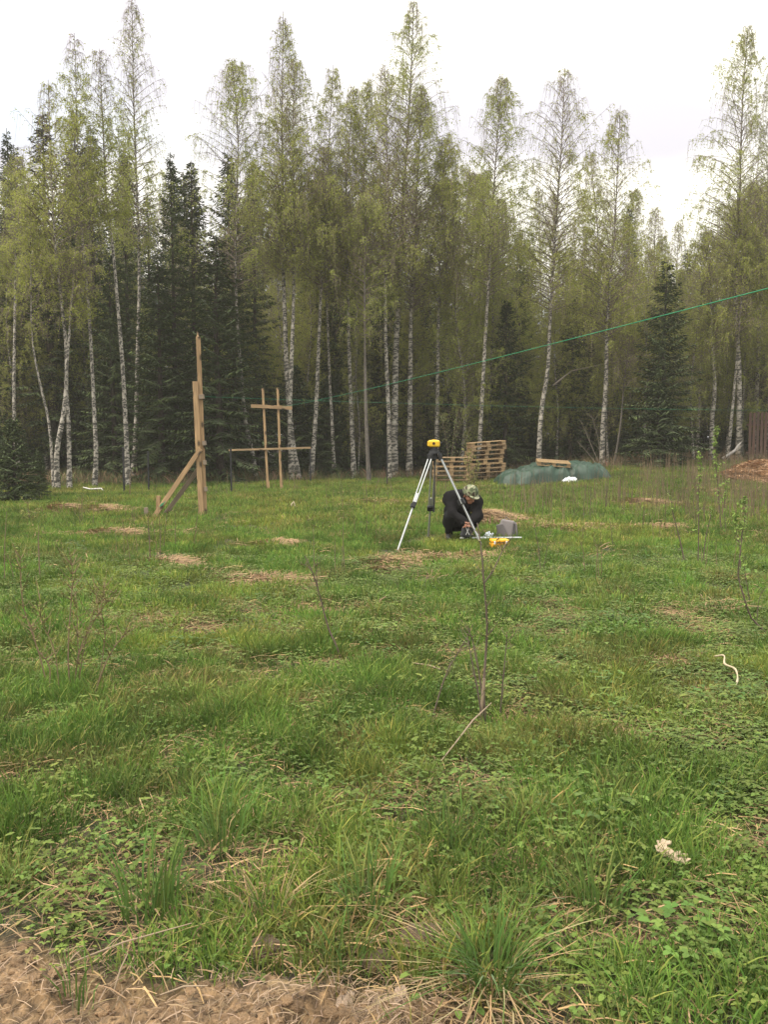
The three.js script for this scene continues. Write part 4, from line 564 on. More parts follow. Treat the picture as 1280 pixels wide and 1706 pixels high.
// stems: [points, base radius]; twigs: side twigs per metre; leaves per twig; tone of the leaves
function sapling(name, label, stems, o) {
  const R = seeded(o.seed), b0 = v3(stems[0][0][0]), y0 = groundY(b0.x, b0.z), g = thing(name, label, o.category || 'sapling', [b0.x, y0, b0.z], o.group), C = new Build(), tw = new Build();
  for (const [raw, r] of stems) {
    const pts = raw.map(p => V(p[0] - b0.x, p[1] - y0, p[2] - b0.z)); if (pts[0].y < 0.25) pts[0].y = -0.04; for (let i = 1; i < pts.length; i++) pts[i].z += (R() - 0.5) * 0.06;
    const n = 14, P = smoothPath(pts, n); mesh('stem', new Build().tube(P, P.map((_, i) => r * (1 - 0.65 * i / n)), 6).geo(), o.mat || bark, g);
    const L = P.reduce((s, p, i) => i ? s + p.distanceTo(P[i - 1]) : 0, 0);
    for (let k = 0; k < L * o.twigs; k++) {
      const f = 0.25 + 0.75 * R(), q = P[Math.min(n, Math.floor(f * n))], a = R() * 6.28, l = (o.twig || 0.14) * (0.3 + R()), e = q.clone().add(V(Math.cos(a) * l * 0.6, l * (0.3 + 0.7 * R()), Math.sin(a) * l * 0.6)), m = q.clone().lerp(e, 0.5).add(V(0, -0.01, 0));
      tw.tube([q, m, e], [0.0022, 0.0018, 0.001], 3, null, false);
      for (let j = 0; j < o.leaves; j++) { const t = R(), p = q.clone().lerp(e, t), kk = 0.7 + 0.6 * R(); leaf(C, p, (o.leaf || 0.03) * (0.6 + 0.7 * R()), R, o.tone.map(v => v * kk)); }
    }
    if (o.tuft) for (let j = 0; j < o.tuft; j++) { const p = P[n - Math.floor(R() * R() * n * 0.7)], kk = 0.7 + 0.6 * R(); leaf(C, p.clone().add(V((R() - 0.5) * 0.03, (R() - 0.5) * 0.03, (R() - 0.5) * 0.03)), (o.leaf || 0.03) * (0.7 + 0.7 * R()), R, o.tone.map(v => v * kk)); }
  }
  if (tw.n) mesh('twigs', tw.geo(), o.mat || bark, g, 'stuff'); if (C.n) mesh('leaves', C.geo(), budMat, g, 'stuff'); return g;
}
const budTone = [0.2, 0.2, 0.07], freshTone = [0.19, 0.27, 0.06];
const sap = sapling('bare_sapling', 'bare many-stemmed sapling in the middle foreground, before the tripod', [[[[0.576, -0.001, -4.67], [0.554, 0.188, -4.67], [0.569, 0.392, -4.67], [0.570, 0.561, -4.67], [0.548, 0.796, -4.67], [0.529, 0.995, -4.67], [0.512, 1.121, -4.67]], 0.0085], [[[0.551, 0.789, -4.67], [0.600, 0.862, -4.67], [0.674, 1.002, -4.67], [0.713, 1.051, -4.67]], 0.0045], [[[0.558, -0.000, -4.60], [0.513, 0.209, -4.60], [0.472, 0.410, -4.60], [0.454, 0.510, -4.60]], 0.006], [[[0.576, -0.004, -4.70], [0.537, 0.247, -4.70], [0.502, 0.435, -4.70], [0.467, 0.547, -4.70]], 0.006], [[[0.660, 0.015, -4.80], [0.679, 0.219, -4.80], [0.693, 0.410, -4.80], [0.699, 0.497, -4.80]], 0.0052], [[[0.252, -0.004, -4.75], [0.356, 0.268, -4.75], [0.413, 0.371, -4.75], [0.463, 0.454, -4.75]], 0.005]], { seed: 1, twigs: 14, leaves: 2, leaf: 0.018, tone: [0.2, 0.18, 0.07], twig: 0.12, mat: std(0.11, 0.08, 0.058, 0.9) });
rod('peeled_foot', [[0.541, 0.047, -4.66], [0.550, 0.157, -4.66], [0.556, 0.259, -4.66]].map(p => v3(p).sub(sap.position)), [0.0105, 0.01, 0.0088], paleWood, sap);
sapling('leaning_sapling', 'dark thin stem leaning left, alone in the middle grass', [[[[-0.297, -0.018, -6.05], [-0.344, 0.109, -6.05], [-0.395, 0.210, -6.05], [-0.446, 0.406, -6.05], [-0.479, 0.536, -6.05], [-0.512, 0.644, -6.05], [-0.563, 0.752, -6.05]], 0.0075], [[[-0.471, 0.493, -6.05], [-0.483, 0.623, -6.05], [-0.473, 0.730, -6.05]], 0.004], [[[-0.504, 0.623, -6.05], [-0.546, 0.666, -6.05], [-0.597, 0.696, -6.05]], 0.003]], { seed: 2, twigs: 18, leaves: 2, leaf: 0.02, tone: budTone, twig: 0.08 });
sapling('arched_stem', 'dark stem bowed like a sickle at the right edge', [[[[3.105, 0.012, -6.70], [3.022, 0.051, -6.70], [2.923, 0.157, -6.70], [2.850, 0.326, -6.70], [2.806, 0.494, -6.70], [2.796, 0.637, -6.70], [2.811, 0.756, -6.70], [2.820, 0.874, -6.70]], 0.009], [[[2.980, 0.263, -6.90], [2.939, 0.461, -6.90], [2.918, 0.633, -6.90]], 0.004], [[[3.043, 0.164, -6.90], [3.076, 0.313, -6.90], [3.169, 0.436, -6.90]], 0.004]], { seed: 3, twigs: 8, leaves: 3, leaf: 0.025, tone: freshTone, twig: 0.08, tuft: 24 });
sapling('bare_bush', 'sparse reddish-brown bush with bare branching stems at left', [[[[-1.935, -0.030, -5.20], [-1.943, 0.179, -5.20], [-1.948, 0.368, -5.20], [-1.924, 0.630, -5.20], [-1.917, 0.760, -5.20], [-1.933, 0.919, -5.20]], 0.0053], [[[-1.927, -0.030, -5.20], [-1.869, 0.293, -5.20], [-1.751, 0.518, -5.20], [-1.636, 0.667, -5.20]], 0.0045], [[[-1.785, 0.095, -5.10], [-1.671, 0.262, -5.10], [-1.577, 0.391, -5.10], [-1.499, 0.458, -5.10]], 0.0045], [[[-2.083, -0.011, -5.20], [-2.080, 0.179, -5.20], [-2.140, 0.274, -5.20], [-2.179, 0.405, -5.20], [-2.194, 0.518, -5.20]], 0.0045], [[[-2.113, 0.036, -5.30], [-2.195, 0.267, -5.30], [-2.261, 0.535, -5.30], [-2.266, 0.800, -5.30], [-2.256, 0.857, -5.30]], 0.0045], [[[-1.910, -0.034, -5.30], [-1.927, 0.267, -5.30], [-1.926, 0.535, -5.30], [-1.942, 0.630, -5.30]], 0.0037], [[[-1.911, 0.141, -5.20], [-1.809, 0.443, -5.20], [-1.723, 0.593, -5.20], [-1.657, 0.581, -5.20]], 0.0030], [[[-1.969, 0.058, -5.10], [-2.003, 0.318, -5.10], [-2.063, 0.484, -5.10], [-2.086, 0.648, -5.10]], 0.0030], [[[-1.816, 0.075, -5.30], [-1.763, 0.344, -5.30], [-1.772, 0.535, -5.30], [-1.742, 0.687, -5.30]], 0.0030]], { seed: 4, category: 'bush', twigs: 30, leaves: 4, leaf: 0.018, tone: [0.22, 0.22, 0.065], twig: 0.15, mat: std(0.17, 0.11, 0.065, 0.9) });
sapling('leafy_sapling', 'leafy willow shoot rising tallest at right, before the wood', [[[[5.549, 0.084, -14.00], [5.473, 0.577, -14.00], [5.417, 1.067, -14.00], [5.386, 1.408, -14.00], [5.394, 1.729, -14.00]], 0.009]], { seed: 5, twigs: 16, leaves: 5, leaf: 0.05, tone: freshTone, twig: 0.12, tuft: 50, group: 'leafy shoots at right' });
sapling('leafy_sapling', 'leafy shoot with a bushy tip left of the tallest shoot', [[[[3.844, 0.046, -10.40], [3.837, 0.474, -10.40], [3.830, 0.913, -10.40], [3.829, 1.168, -10.40], [3.822, 1.393, -10.40]], 0.008]], { seed: 6, twigs: 9, leaves: 4, leaf: 0.04, tone: freshTone, twig: 0.1, tuft: 36, group: 'leafy shoots at right' });
sapling('leafy_sapling', 'dark leaning shoot, leftmost of the right-hand shoots', [[[[3.759, 0.076, -10.60], [3.683, 0.340, -10.60], [3.601, 0.617, -10.60], [3.551, 0.788, -10.60], [3.517, 0.937, -10.60]], 0.009]], { seed: 7, twigs: 6, leaves: 3, leaf: 0.03, tone: freshTone, twig: 0.08, tuft: 14, group: 'leafy shoots at right' });
sapling('leafy_sapling', 'short dark shoot leaning right beside the bushy-tipped shoot', [[[[3.976, 0.061, -10.60], [4.012, 0.340, -10.60], [4.048, 0.587, -10.60], [4.066, 0.714, -10.60]], 0.008]], { seed: 8, twigs: 6, leaves: 3, leaf: 0.03, tone: freshTone, twig: 0.08, tuft: 14, group: 'leafy shoots at right' });
sapling('leafy_sapling', 'leafy shoot above the sickle-shaped stem at the right edge', [[[[4.028, 0.186, -9.60], [4.033, 0.424, -9.60], [4.050, 0.696, -9.60], [4.062, 0.912, -9.60]], 0.008], [[[4.031, 0.288, -9.60], [3.967, 0.560, -9.60], [3.947, 0.730, -9.60]], 0.005]], { seed: 9, twigs: 16, leaves: 5, leaf: 0.04, tone: freshTone, twig: 0.12, tuft: 40, group: 'leafy shoots at right' });
sapling('leafy_sapling', 'thin leafy shoot midway between the tallest shoot and the heap', [[[[5.429, 0.090, -13.50], [5.375, 0.519, -13.50], [5.390, 0.897, -13.50]], 0.006]], { seed: 10, twigs: 14, leaves: 5, leaf: 0.04, tone: freshTone, twig: 0.12, tuft: 24, group: 'leafy shoots at right' });
sapling('thin_stem', 'thin dark stem in front of the timber brace foot', [[[[-2.917, -0.037, -10.60], [-2.918, 0.227, -10.60], [-2.928, 0.452, -10.60], [-2.931, 0.602, -10.60]], 0.008]], { seed: 11, twigs: 6, leaves: 2, leaf: 0.02, tone: budTone, twig: 0.08 });
sapling('yellow_shrub', 'small yellowish shrub at the left edge of the grass', [[[[-6.614, -0.189, -16.00], [-6.648, 0.093, -16.00], [-6.683, 0.375, -16.00]], 0.008], [[[-6.591, -0.189, -16.00], [-6.514, 0.071, -16.00], [-6.441, 0.228, -16.00]], 0.006], [[[-6.613, -0.178, -16.00], [-6.740, 0.037, -16.00], [-6.801, 0.206, -16.00]], 0.006]], { seed: 12, category: 'bush', twigs: 40, leaves: 7, leaf: 0.04, tone: [0.24, 0.24, 0.07], twig: 0.2 });
sapling('thin_stem', 'thin bare stem right of the yellow case', [[[[1.814, -0.018, -9.80], [1.781, 0.296, -9.80], [1.721, 0.608, -9.80]], 0.006], [[[1.813, -0.004, -9.80], [1.878, 0.261, -9.80], [1.901, 0.539, -9.80]], 0.004]], { seed: 13, twigs: 10, leaves: 2, leaf: 0.02, tone: budTone, twig: 0.1 });
sapling('thin_stem', 'thin green shoot in the grass under the white sack', [[[[3.240, -0.125, -12.00], [3.217, 0.131, -12.00], [3.186, 0.385, -12.00]], 0.006]], { seed: 14, twigs: 8, leaves: 3, leaf: 0.03, tone: freshTone, twig: 0.1 });
sapling('willow_shrub', 'grey-green budding shrub in front of the wood above the pallets', [[[[2.288, 0.023, -30.30], [2.216, 1.291, -30.30], [1.999, 2.340, -30.30]], 0.02], [[[2.331, 0.023, -30.30], [2.428, 1.291, -30.30], [2.629, 2.549, -30.30]], 0.02], [[[2.373, 0.023, -30.30], [2.746, 1.080, -30.30], [3.055, 1.921, -30.30]], 0.018]], { seed: 15, category: 'bush', twigs: 20, leaves: 4, leaf: 0.055, tone: [0.22, 0.25, 0.1], twig: 0.45 });
sapling('willow_shrub', 'sparse pale shrub standing before the taller pallet stack', [[[[2.205, -0.131, -22.00], [2.183, 0.609, -22.00], [2.116, 1.299, -22.00]], 0.012], [[[2.205, -0.131, -22.00], [2.338, 0.455, -22.00], [2.425, 0.993, -22.00]], 0.01]], { seed: 16, category: 'bush', twigs: 34, leaves: 7, leaf: 0.05, tone: [0.24, 0.23, 0.08], twig: 0.24 });
sapling('thorn_bush', 'thin leafless bush before the wood at the tarpaulin end', [[[[7.730, 0.546, -30.50], [7.331, 1.289, -30.50], [6.952, 2.134, -30.50]], 0.014], [[[7.665, 0.609, -30.50], [7.605, 1.394, -30.50], [7.308, 2.345, -30.50]], 0.012], [[[7.666, 0.546, -30.50], [7.231, 0.971, -30.50], [6.840, 1.394, -30.50]], 0.012]], { seed: 17, category: 'bush', twigs: 10, leaves: 1, leaf: 0.04, tone: budTone, twig: 0.5, mat: std(0.22, 0.18, 0.14, 0.9) });
// ---------- single tussocks and litter close by ----------
{
  const t = thing('grass_tussock', 'big dark green grass tussock at the bottom, left of centre right', 'grass tussock', onGround(0.31, 2.36).toArray()); t.userData.label = 'biggest dark grass tussock with straw skirt at the bottom of the picture';
  const gm = leafy(0.085, 0.155, 0.03, { vertexColors: true }), dm = leafy(0.3, 0.225, 0.12, { vertexColors: true, transmission: 0.15 });
  mesh('green_blades', bladeTuft(301, 170, 0.07, 0.25, 0.005, 0.8, 0.1), gm, t, 'stuff'); mesh('dead_blades', bladeTuft(302, 90, 0.08, 0.2, 0.0045, 1.6, 0.5, 0), dm, t, 'stuff');
  const d = thing('grass_tussock', 'pale dried-out grass tuft at lower left of the foreground', 'grass tussock', onGround(-0.38, 2.68).toArray()); mesh('dead_blades', bladeTuft(303, 46, 0.05, 0.22, 0.0045, 0.9, 0.2, 0), dm, d, 'stuff'); mesh('green_blades', bladeTuft(304, 22, 0.05, 0.2, 0.006, 0.8), gm, d, 'stuff');
  for (const [x, D, s, n, label] of [[-0.62, 3.15, 1, 80, 'tall dense grass tuft in the left foreground'], [-0.78, 2.72, 1.05, 90, 'thick blue-green grass tuft near the bare earth'], [0.26, 3.2, 1, 70, 'dense grass tuft left of the splintered wood chip'], [-0.05, 2.72, 0.95, 80, 'dense grass tuft right of the dried-out tuft'], [0.72, 2.75, 1, 60, 'grass tuft right of the biggest tussock'], [-0.12, 2.45, 0.7, 46, 'splayed light green tuft on the edge of the bare earth'], [-0.87, 2.3, 0.6, 14, 'few green blades standing alone on bare earth at lower left']]) {
    const q = thing('grass_tussock', label, 'grass tussock', onGround(x, D).toArray()); mesh('green_blades', bladeTuft(320 + n, n, 0.09 * s, 0.27 * s, 0.006, 0.45, 0.05), leafy(0.1, 0.17, 0.035, { vertexColors: true }), q, 'stuff'); mesh('dead_blades', bladeTuft(360 + n, 8, 0.09 * s, 0.2 * s, 0.004, 1.2, 0.3, 0), dm, q, 'stuff');
  }
  const lump = (s, seed) => { const g = new THREE.IcosahedronGeometry(s, 3), P = g.attributes.position, w = V(0, 0, 0); for (let i = 0; i < P.count; i++) { w.fromBufferAttribute(P, i); const k = 0.45 + 1.05 * fbm(w.x / s * 2.2 + seed, w.y / s * 2.2 + w.z / s * 1.9, 4); P.setXYZ(i, w.x * k * 1.2, w.y * k * 0.75, w.z * k); } g.computeVertexNormals(); return g; };
  const earthMat = new THREE.MeshStandardMaterial({ color: 0xffffff, roughness: 1, bumpMap: groundBump, bumpScale: 0.01 });
  scatter('earth_clods', 'crumbly orange-brown earth clods of the bare strip', 'earth', [lump(0.02, 1), lump(0.016, 5), lump(0.024, 9)], earthMat, 2600, 31, R => { const D = 1.9 + R() * 0.85, x = (R() * 2 - 1) * 1.7; if (R() > soilAt(x, D) - 0.1) return null; const k = 0.7 + 0.6 * R(), s = 0.12 + 0.75 * R() ** 4; return { x, z: -D, s, dy: -0.002, c: [k * 0.39, k * 0.245, k * 0.13] }; });
  scatter('bark_litter', 'greyish bark flakes and chips on the bare earth strip', 'bark chips', [0, 1].map(i => strawTuft(400 + i, 10, 0.06, 0.05, 0.0018, 0.3)), strawMat, 500, 32, R => { const D = 1.9 + R() * 0.85, x = (R() * 2 - 1) * 1.7; if (R() > soilAt(x, D) * (0.4 + 0.6 * smooth(-0.8, 0.3, x))) return null; const k = 0.6 + 0.6 * R(); return { x, z: -D, s: 0.5 + 0.8 * R(), c: [k * 0.26, k * 0.18, k * 0.11] }; });
  for (const [x, D, s, label] of [[0.045, 2.3, 0.02, 'pale rounded bark chip at the bottom edge of the picture'], [0.0, 2.33, 0.024, 'pinkish bark chip beside the pale rounded one'], [-0.11, 2.3, 0.026, 'long pale bark chip left of the pinkish one']]) { const m = mesh('bark_chip', lump(s, x * 50 + 3), std(0.33, 0.24, 0.17, 0.9)); m.scale.set(1.1, 0.25, 0.8); m.position.copy(onGround(x, D, 0.012)); m.rotation.set(0.5, x * 20, 0.2); tag(m, label, 'bark chip'); }
  for (const [x, D, s, label] of [[-0.36, 2.52, 0.045, 'dark mossy earth lump at the left edge of the grass'], [0.12, 2.56, 0.06, 'mossy brown earth lump left of the biggest tussock'], [-0.02, 2.46, 0.05, 'dark earth lump below the splayed tuft']]) { const m = mesh('earth_lump', lump(s, x * 30 + 8), new THREE.MeshStandardMaterial({ color: new THREE.Color().setRGB(0.15, 0.1, 0.06), roughness: 1, bumpMap: groundBump, bumpScale: 0.02 })); m.position.copy(onGround(x, D, 0.02)); tag(m, label, 'earth lump'); }
  for (const [x, D, a, L, label] of [[-0.98, 2.42, 0.35, 0.42, 'long straw stem lying across the bottom left corner'], [-0.62, 2.25, -0.5, 0.16, 'short pale split of wood on bare earth at left'], [-0.78, 2.34, 1.35, 0.12, 'upright dry straw blade beside the lone green blades']]) { const p = onGround(x, D, 0.03), q = p.clone().add(V(Math.cos(a) * L, Math.sin(Math.abs(a)) * L * 0.7, -Math.sin(a) * L * 0.5)); tag(rod('straw_stem', [p, p.clone().lerp(q, 0.5).add(V(0, 0.012, 0)), q], [0.0025, 0.0028, 0.0015], paleWood, scene, 5), label, 'straw'); }
}
console.log('plants done');
// ---------- the person ----------
{
  const o = onGround(1.13, 12.84), g = thing('person', 'person in black jacket and camouflage cap crouching behind the tripod', 'person', o.toArray());
  const cap1 = (p, a, b, ra, rb) => { const bx = b.x - a.x, by = b.y - a.y, bz = b.z - a.z, px = p.x - a.x, py = p.y - a.y, pz = p.z - a.z, t = clamp((px * bx + py * by + pz * bz) / (bx * bx + by * by + bz * bz + 1e-9)); return Math.hypot(px - bx * t, py - by * t, pz - bz * t) - lerp(ra, rb, t); };
  const smin = (a, b, k) => { const h = clamp(0.5 + 0.5 * (b - a) / k); return lerp(b, a, h) - k * h * (1 - h); };
  function skin(sdf, lo, hi, cell) {
    const size = Math.max(hi.x - lo.x, hi.y - lo.y, hi.z - lo.z), n = Math.ceil(size / cell) + 4, mc = new MarchingCubes(n, black, false, false, 120000), c = lo.clone().add(hi).multiplyScalar(0.5), half = n / 2, p = V(0, 0, 0);
    for (let k = 0; k < n; k++) for (let j = 0; j < n; j++) for (let i = 0; i < n; i++) { p.set(c.x + (i - half) * cell, c.y + (j - half) * cell, c.z + (k - half) * cell); mc.field[i + j * n + k * n * n] = -sdf(p); }
    mc.isolation = 0; mc.update(); const P = new Float32Array(mc.count * 3), N = new Float32Array(mc.count * 3); for (let i = 0; i < mc.count; i++) for (let q = 0; q < 3; q++) { P[i * 3 + q] = mc.positionArray[i * 3 + q] * half * cell + c.getComponent(q); N[i * 3 + q] = mc.normalArray[i * 3 + q]; }
    const geo = new THREE.BufferGeometry(); geo.setAttribute('position', new THREE.BufferAttribute(P, 3)); geo.setAttribute('normal', new THREE.BufferAttribute(N, 3)); return geo;
  }
  const J = { pelvis: V(-0.04, 0.27, -0.2), waist: V(-0.03, 0.42, -0.16), chest: V(0.03, 0.58, -0.04), neck: V(0.085, 0.69, 0.06), head: V(0.14, 0.69, 0.16), sR: V(-0.135, 0.63, 0.03), sL: V(0.235, 0.585, 0.03), eR: V(-0.12, 0.43, 0.25), eL: V(0.275, 0.39, 0.2), wR: V(0.035, 0.315, 0.36), wL: V(0.125, 0.3, 0.34), hR: V(-0.13, 0.25, -0.16), hL: V(0.06, 0.25, -0.17), kR: V(-0.165, 0.385, 0.2), kL: V(0.25, 0.365, 0.14), aR: V(-0.155, 0.09, -0.02), aL: V(0.13, 0.09, -0.03), tR: V(-0.17, 0.045, 0.17), tL: V(0.15, 0.045, 0.17) };
  const fwd = V(0.5, -0.5, 0.7).normalize(), hu = V(0.3, 0.85, 0.42); hu.addScaledVector(fwd, -hu.dot(fwd)).normalize(); const hr = V(0, 0, 0).crossVectors(fwd, hu);     // head axes: forward, up, its own right
  const H = (f, u, r) => J.head.clone().addScaledVector(fwd, f).addScaledVector(hu, u).addScaledVector(hr, r);
  const headSdf = p => {
    let d = cap1(p, H(-0.02, 0.035, 0), H(0.01, 0.03, 0), 0.092, 0.085); d = smin(d, cap1(p, H(0.035, -0.04, 0), H(0.05, -0.075, 0), 0.058, 0.04), 0.05); d = smin(d, cap1(p, H(0.09, 0.0, 0), H(0.108, -0.03, 0), 0.01, 0.016), 0.015);
    for (const s of [-1, 1]) { d = smin(d, cap1(p, H(-0.01, 0.0, 0.083 * s), H(-0.015, -0.03, 0.085 * s), 0.016, 0.01), 0.01); d = Math.max(d, -(p.distanceTo(H(0.1, 0.012, 0.034 * s)) - 0.018)); d = Math.min(d, p.distanceTo(H(0.075, 0.01, 0.033 * s)) - 0.014); d = smin(d, cap1(p, H(0.062, -0.02, 0.045 * s), H(0.05, -0.03, 0.05 * s), 0.02, 0.02), 0.02); }
    d = smin(d, cap1(p, H(0.086, -0.062, -0.018), H(0.086, -0.062, 0.018), 0.007, 0.007), 0.006); return d;
  };
  const torso = (p, e) => smin(smin(cap1(p, J.pelvis, J.waist, 0.15 + e, 0.14 + e), cap1(p, J.waist, J.chest, 0.14 + e, 0.155 + e), 0.08), cap1(p, J.sR, J.sL, 0.085 + e, 0.085 + e), 0.1);
  const arms = (p, e) => Math.min(smin(cap1(p, J.sR, J.eR, 0.062 + e, 0.05 + e), cap1(p, J.eR, J.wR, 0.048 + e, 0.032 + e), 0.03), smin(cap1(p, J.sL, J.eL, 0.062 + e, 0.05 + e), cap1(p, J.eL, J.wL, 0.048 + e, 0.032 + e), 0.03));
  const legs = (p, e) => smin(Math.min(smin(cap1(p, J.hR, J.kR, 0.092 + e, 0.065 + e), cap1(p, J.kR, J.aR, 0.062 + e, 0.043 + e), 0.04), smin(cap1(p, J.hL, J.kL, 0.092 + e, 0.065 + e), cap1(p, J.kL, J.aL, 0.062 + e, 0.043 + e), 0.04)), cap1(p, J.pelvis, J.pelvis.clone().add(V(0, 0.05, 0)), 0.145 + e, 0.14 + e), 0.08);
  const feet = (p, e) => Math.max(Math.min(smin(cap1(p, J.aR.clone().add(V(0, -0.03, -0.03)), J.tR, 0.05 + e, 0.036 + e), cap1(p, J.aR, J.aR.clone().add(V(0, 0.06, 0.02)), 0.05 + e, 0.05 + e), 0.03), smin(cap1(p, J.aL.clone().add(V(0, -0.03, -0.03)), J.tL, 0.05 + e, 0.036 + e), cap1(p, J.aL, J.aL.clone().add(V(0, 0.06, 0.02)), 0.05 + e, 0.05 + e), 0.03)), -p.y);
  const cloth = (p, a) => a * (fbm(p.x * 11 + p.z * 7, p.y * 13 + p.z * 5, 3) - 0.5);
  const lo = V(-0.36, -0.03, -0.4), hi = V(0.42, 0.88, 0.5);
  const neck = p => cap1(p, J.neck.clone().add(V(-0.03, -0.05, -0.04)), J.head, 0.06, 0.055);
  const bodyGeo = skin(p => smin(Math.min(torso(p, -0.02), Math.min(arms(p, -0.008), Math.min(legs(p, -0.012), feet(p, -0.012)))), neck(p), 0.04), lo, hi, 0.013);
  const headGeo = skin(p => Math.min(headSdf(p), neck(p)), J.head.clone().addScalar(-0.16), J.head.clone().addScalar(0.16), 0.005);
  const hands = [];
  for (const [w, e, side] of [[J.wR, J.eR, 1], [J.wL, J.eL, -1]]) {       // hands closing on the pouch between the knees
    const f = w.clone().sub(e).normalize(); f.y -= 0.35; f.normalize(); const r = V(0, 0, 1).addScaledVector(f, -f.z).normalize(), n = V(0, 0, 0).crossVectors(f, r), at = (a, b, c) => w.clone().addScaledVector(f, a).addScaledVector(r, b).addScaledVector(n, c);
    const bones = [[at(0, 0, 0), at(0.05, 0.012, 0), 0.026, 0.026], [at(0.03, -0.018, 0), at(0.075, -0.022, 0.002), 0.022, 0.014], [at(0.03, 0.02, 0), at(0.078, 0.024, 0.002), 0.022, 0.014]], sgn = side;
    [[-0.03, 0.058], [-0.01, 0.07], [0.011, 0.074], [0.031, 0.066]].forEach(([b, l]) => { const k1 = at(0.075, b, 0), k2 = at(0.075 + l * 0.5, b * 1.05, -0.014 * sgn), k3 = at(0.075 + l * 0.72, b * 1.05, -0.036 * sgn); bones.push([k1, k2, 0.0095, 0.0088], [k2, k3, 0.0088, 0.0075]); });
    const t1 = at(0.022, 0.034, -0.005 * sgn), t2 = at(0.05, 0.056, -0.022 * sgn), t3 = at(0.075, 0.05, -0.036 * sgn); bones.push([t1, t2, 0.012, 0.0105], [t2, t3, 0.0105, 0.0085]);
    hands.push(skin(p => { let d = 1; bones.forEach((q, i) => { const c = cap1(p, q[0], q[1], q[2], q[3]); d = i < 3 ? smin(d, c, 0.02) : smin(d, c, 0.004); }); return smin(d, cap1(p, e.clone().lerp(w, 0.75), w, 0.03, 0.026), 0.015); }, w.clone().addScalar(-0.14), w.clone().addScalar(0.15), 0.004));
  }
  mesh('body', mergeGeometries([bodyGeo, headGeo, ...hands]), std(0.42, 0.2, 0.13, 0.6), g);
  const eyes = new Build(); 
  mesh('jacket', skin(p => { let d = Math.min(smin(torso(p, 0.03), arms(p, 0.022), 0.06), 1) + cloth(p, 0.038); d = smin(d, cap1(p, J.neck.clone().add(V(-0.05, -0.06, -0.05)), J.neck, 0.085, 0.07), 0.05); d = Math.max(d, -(p.distanceTo(J.wR) - 0.035)); d = Math.max(d, -(p.distanceTo(J.wL) - 0.035)); return Math.max(d, 0.3 - p.y - 0.9 * Math.max(0, p.z + 0.05)); }, lo, hi, 0.012), new THREE.MeshPhysicalMaterial({ color: new THREE.Color().setRGB(0.014, 0.013, 0.0135), roughness: 1, specularIntensity: 0.15 }), g);
  mesh('trousers', skin(p => Math.max(legs(p, 0.012) + cloth(p, 0.018), 0.08 - p.y), lo, hi, 0.012), new THREE.MeshPhysicalMaterial({ color: new THREE.Color().setRGB(0.018, 0.018, 0.0185), roughness: 1, specularIntensity: 0.15 }), g);
  mesh('boots', skin(p => feet(p, 0.006), V(-0.3, -0.02, -0.2), V(0.3, 0.22, 0.28), 0.009), std(0.014, 0.013, 0.013, 0.6), g);
  mesh('hair', skin(p => Math.max(Math.max(cap1(p, H(-0.02, 0.03, 0), H(0, 0.03, 0), 0.099, 0.09), p.clone().sub(H(0.02, 0, 0)).dot(fwd)), p.clone().sub(H(0, 0.05, 0)).dot(hu)), J.head.clone().addScalar(-0.16), J.head.clone().addScalar(0.16), 0.007), std(0.03, 0.022, 0.017, 0.8), g);
  const capGeo = skin(p => { let d = Math.max(cap1(p, H(-0.02, 0.04, 0), H(0.005, 0.04, 0), 0.112, 0.105), -p.clone().sub(H(0, 0.02, 0)).dot(hu)); d = smin(d, Math.max(p.distanceTo(H(0.0, 0.06, 0)) - 0.108, -p.clone().sub(H(0, 0.03, 0)).dot(hu)), 0.02); const q = p.clone().sub(H(0.095, 0.045, 0)), qf = q.dot(fwd), qu = q.dot(hu) + qf * 0.05, qr = q.dot(hr); d = Math.min(d, Math.max(Math.hypot(qf * 1.15, qr) - 0.085, Math.abs(qu) - 0.007)); return d + cloth(p, 0.008); }, J.head.clone().addScalar(-0.22), J.head.clone().addScalar(0.22), 0.006);
  const P = capGeo.attributes.position, col = new Float32Array(P.count * 3); for (let i = 0; i < P.count; i++) { const a = noise2(P.getX(i) * 26 + 4, P.getY(i) * 26 + P.getZ(i) * 17), b = noise2(P.getX(i) * 40 + P.getZ(i) * 30, P.getY(i) * 40 + 50), c = a > 0.62 ? [0.06, 0.075, 0.035] : a < 0.3 ? [0.05, 0.035, 0.022] : b > 0.5 ? [0.27, 0.26, 0.17] : [0.15, 0.17, 0.09]; col.set(c, i * 3); }
  capGeo.setAttribute('color', new THREE.BufferAttribute(col, 3)); mesh('cap', capGeo, new THREE.MeshStandardMaterial({ vertexColors: true, roughness: 0.95 }), g);
  // what the hands are busy with
  const t = thing('tool_pouch', 'black pouch with pale straps held between the crouching person\'s hands', 'tool pouch', [o.x + 0.085, o.y + 0.08, o.z + 0.36]), pg = new RoundedBoxGeometry(0.16, 0.2, 0.09, 6, 0.035), Q = pg.attributes.position; for (let i = 0; i < Q.count; i++) { const n = 0.03 * (fbm(Q.getX(i) * 16, Q.getY(i) * 16 + Q.getZ(i) * 9, 2) - 0.5); Q.setX(i, Q.getX(i) * (1 - Q.getY(i) * 1.2) + n); } pg.computeVertexNormals();
  const pm = mesh('bag', pg, std(0.02, 0.02, 0.022, 0.7), t); pm.position.y = 0.1; pm.rotation.z = -0.15;
  for (const [x, a] of [[-0.03, 0.3], [0.03, -0.25], [0.06, 0.5]]) rod('strap', [V(x, 0.19, 0.045), V(x + a * 0.08, 0.12, 0.055), V(x + a * 0.2, 0.05, 0.05)], 0.006, std(0.5, 0.5, 0.48, 0.6), t, 5);
}
console.log('person done');
scene.traverse(o => { if (o.isMesh) { o.castShadow = o.name !== 'ground'; o.receiveShadow = true; } });
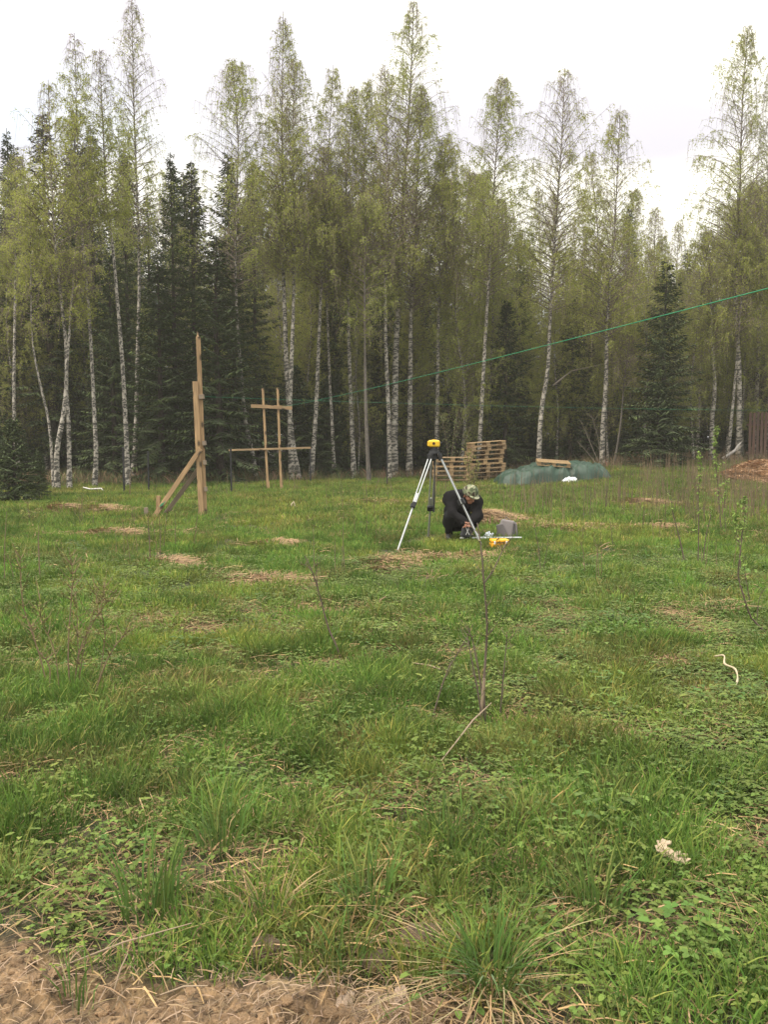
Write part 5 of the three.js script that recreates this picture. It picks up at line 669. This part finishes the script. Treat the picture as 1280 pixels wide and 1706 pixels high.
renderer.render(scene, camera);
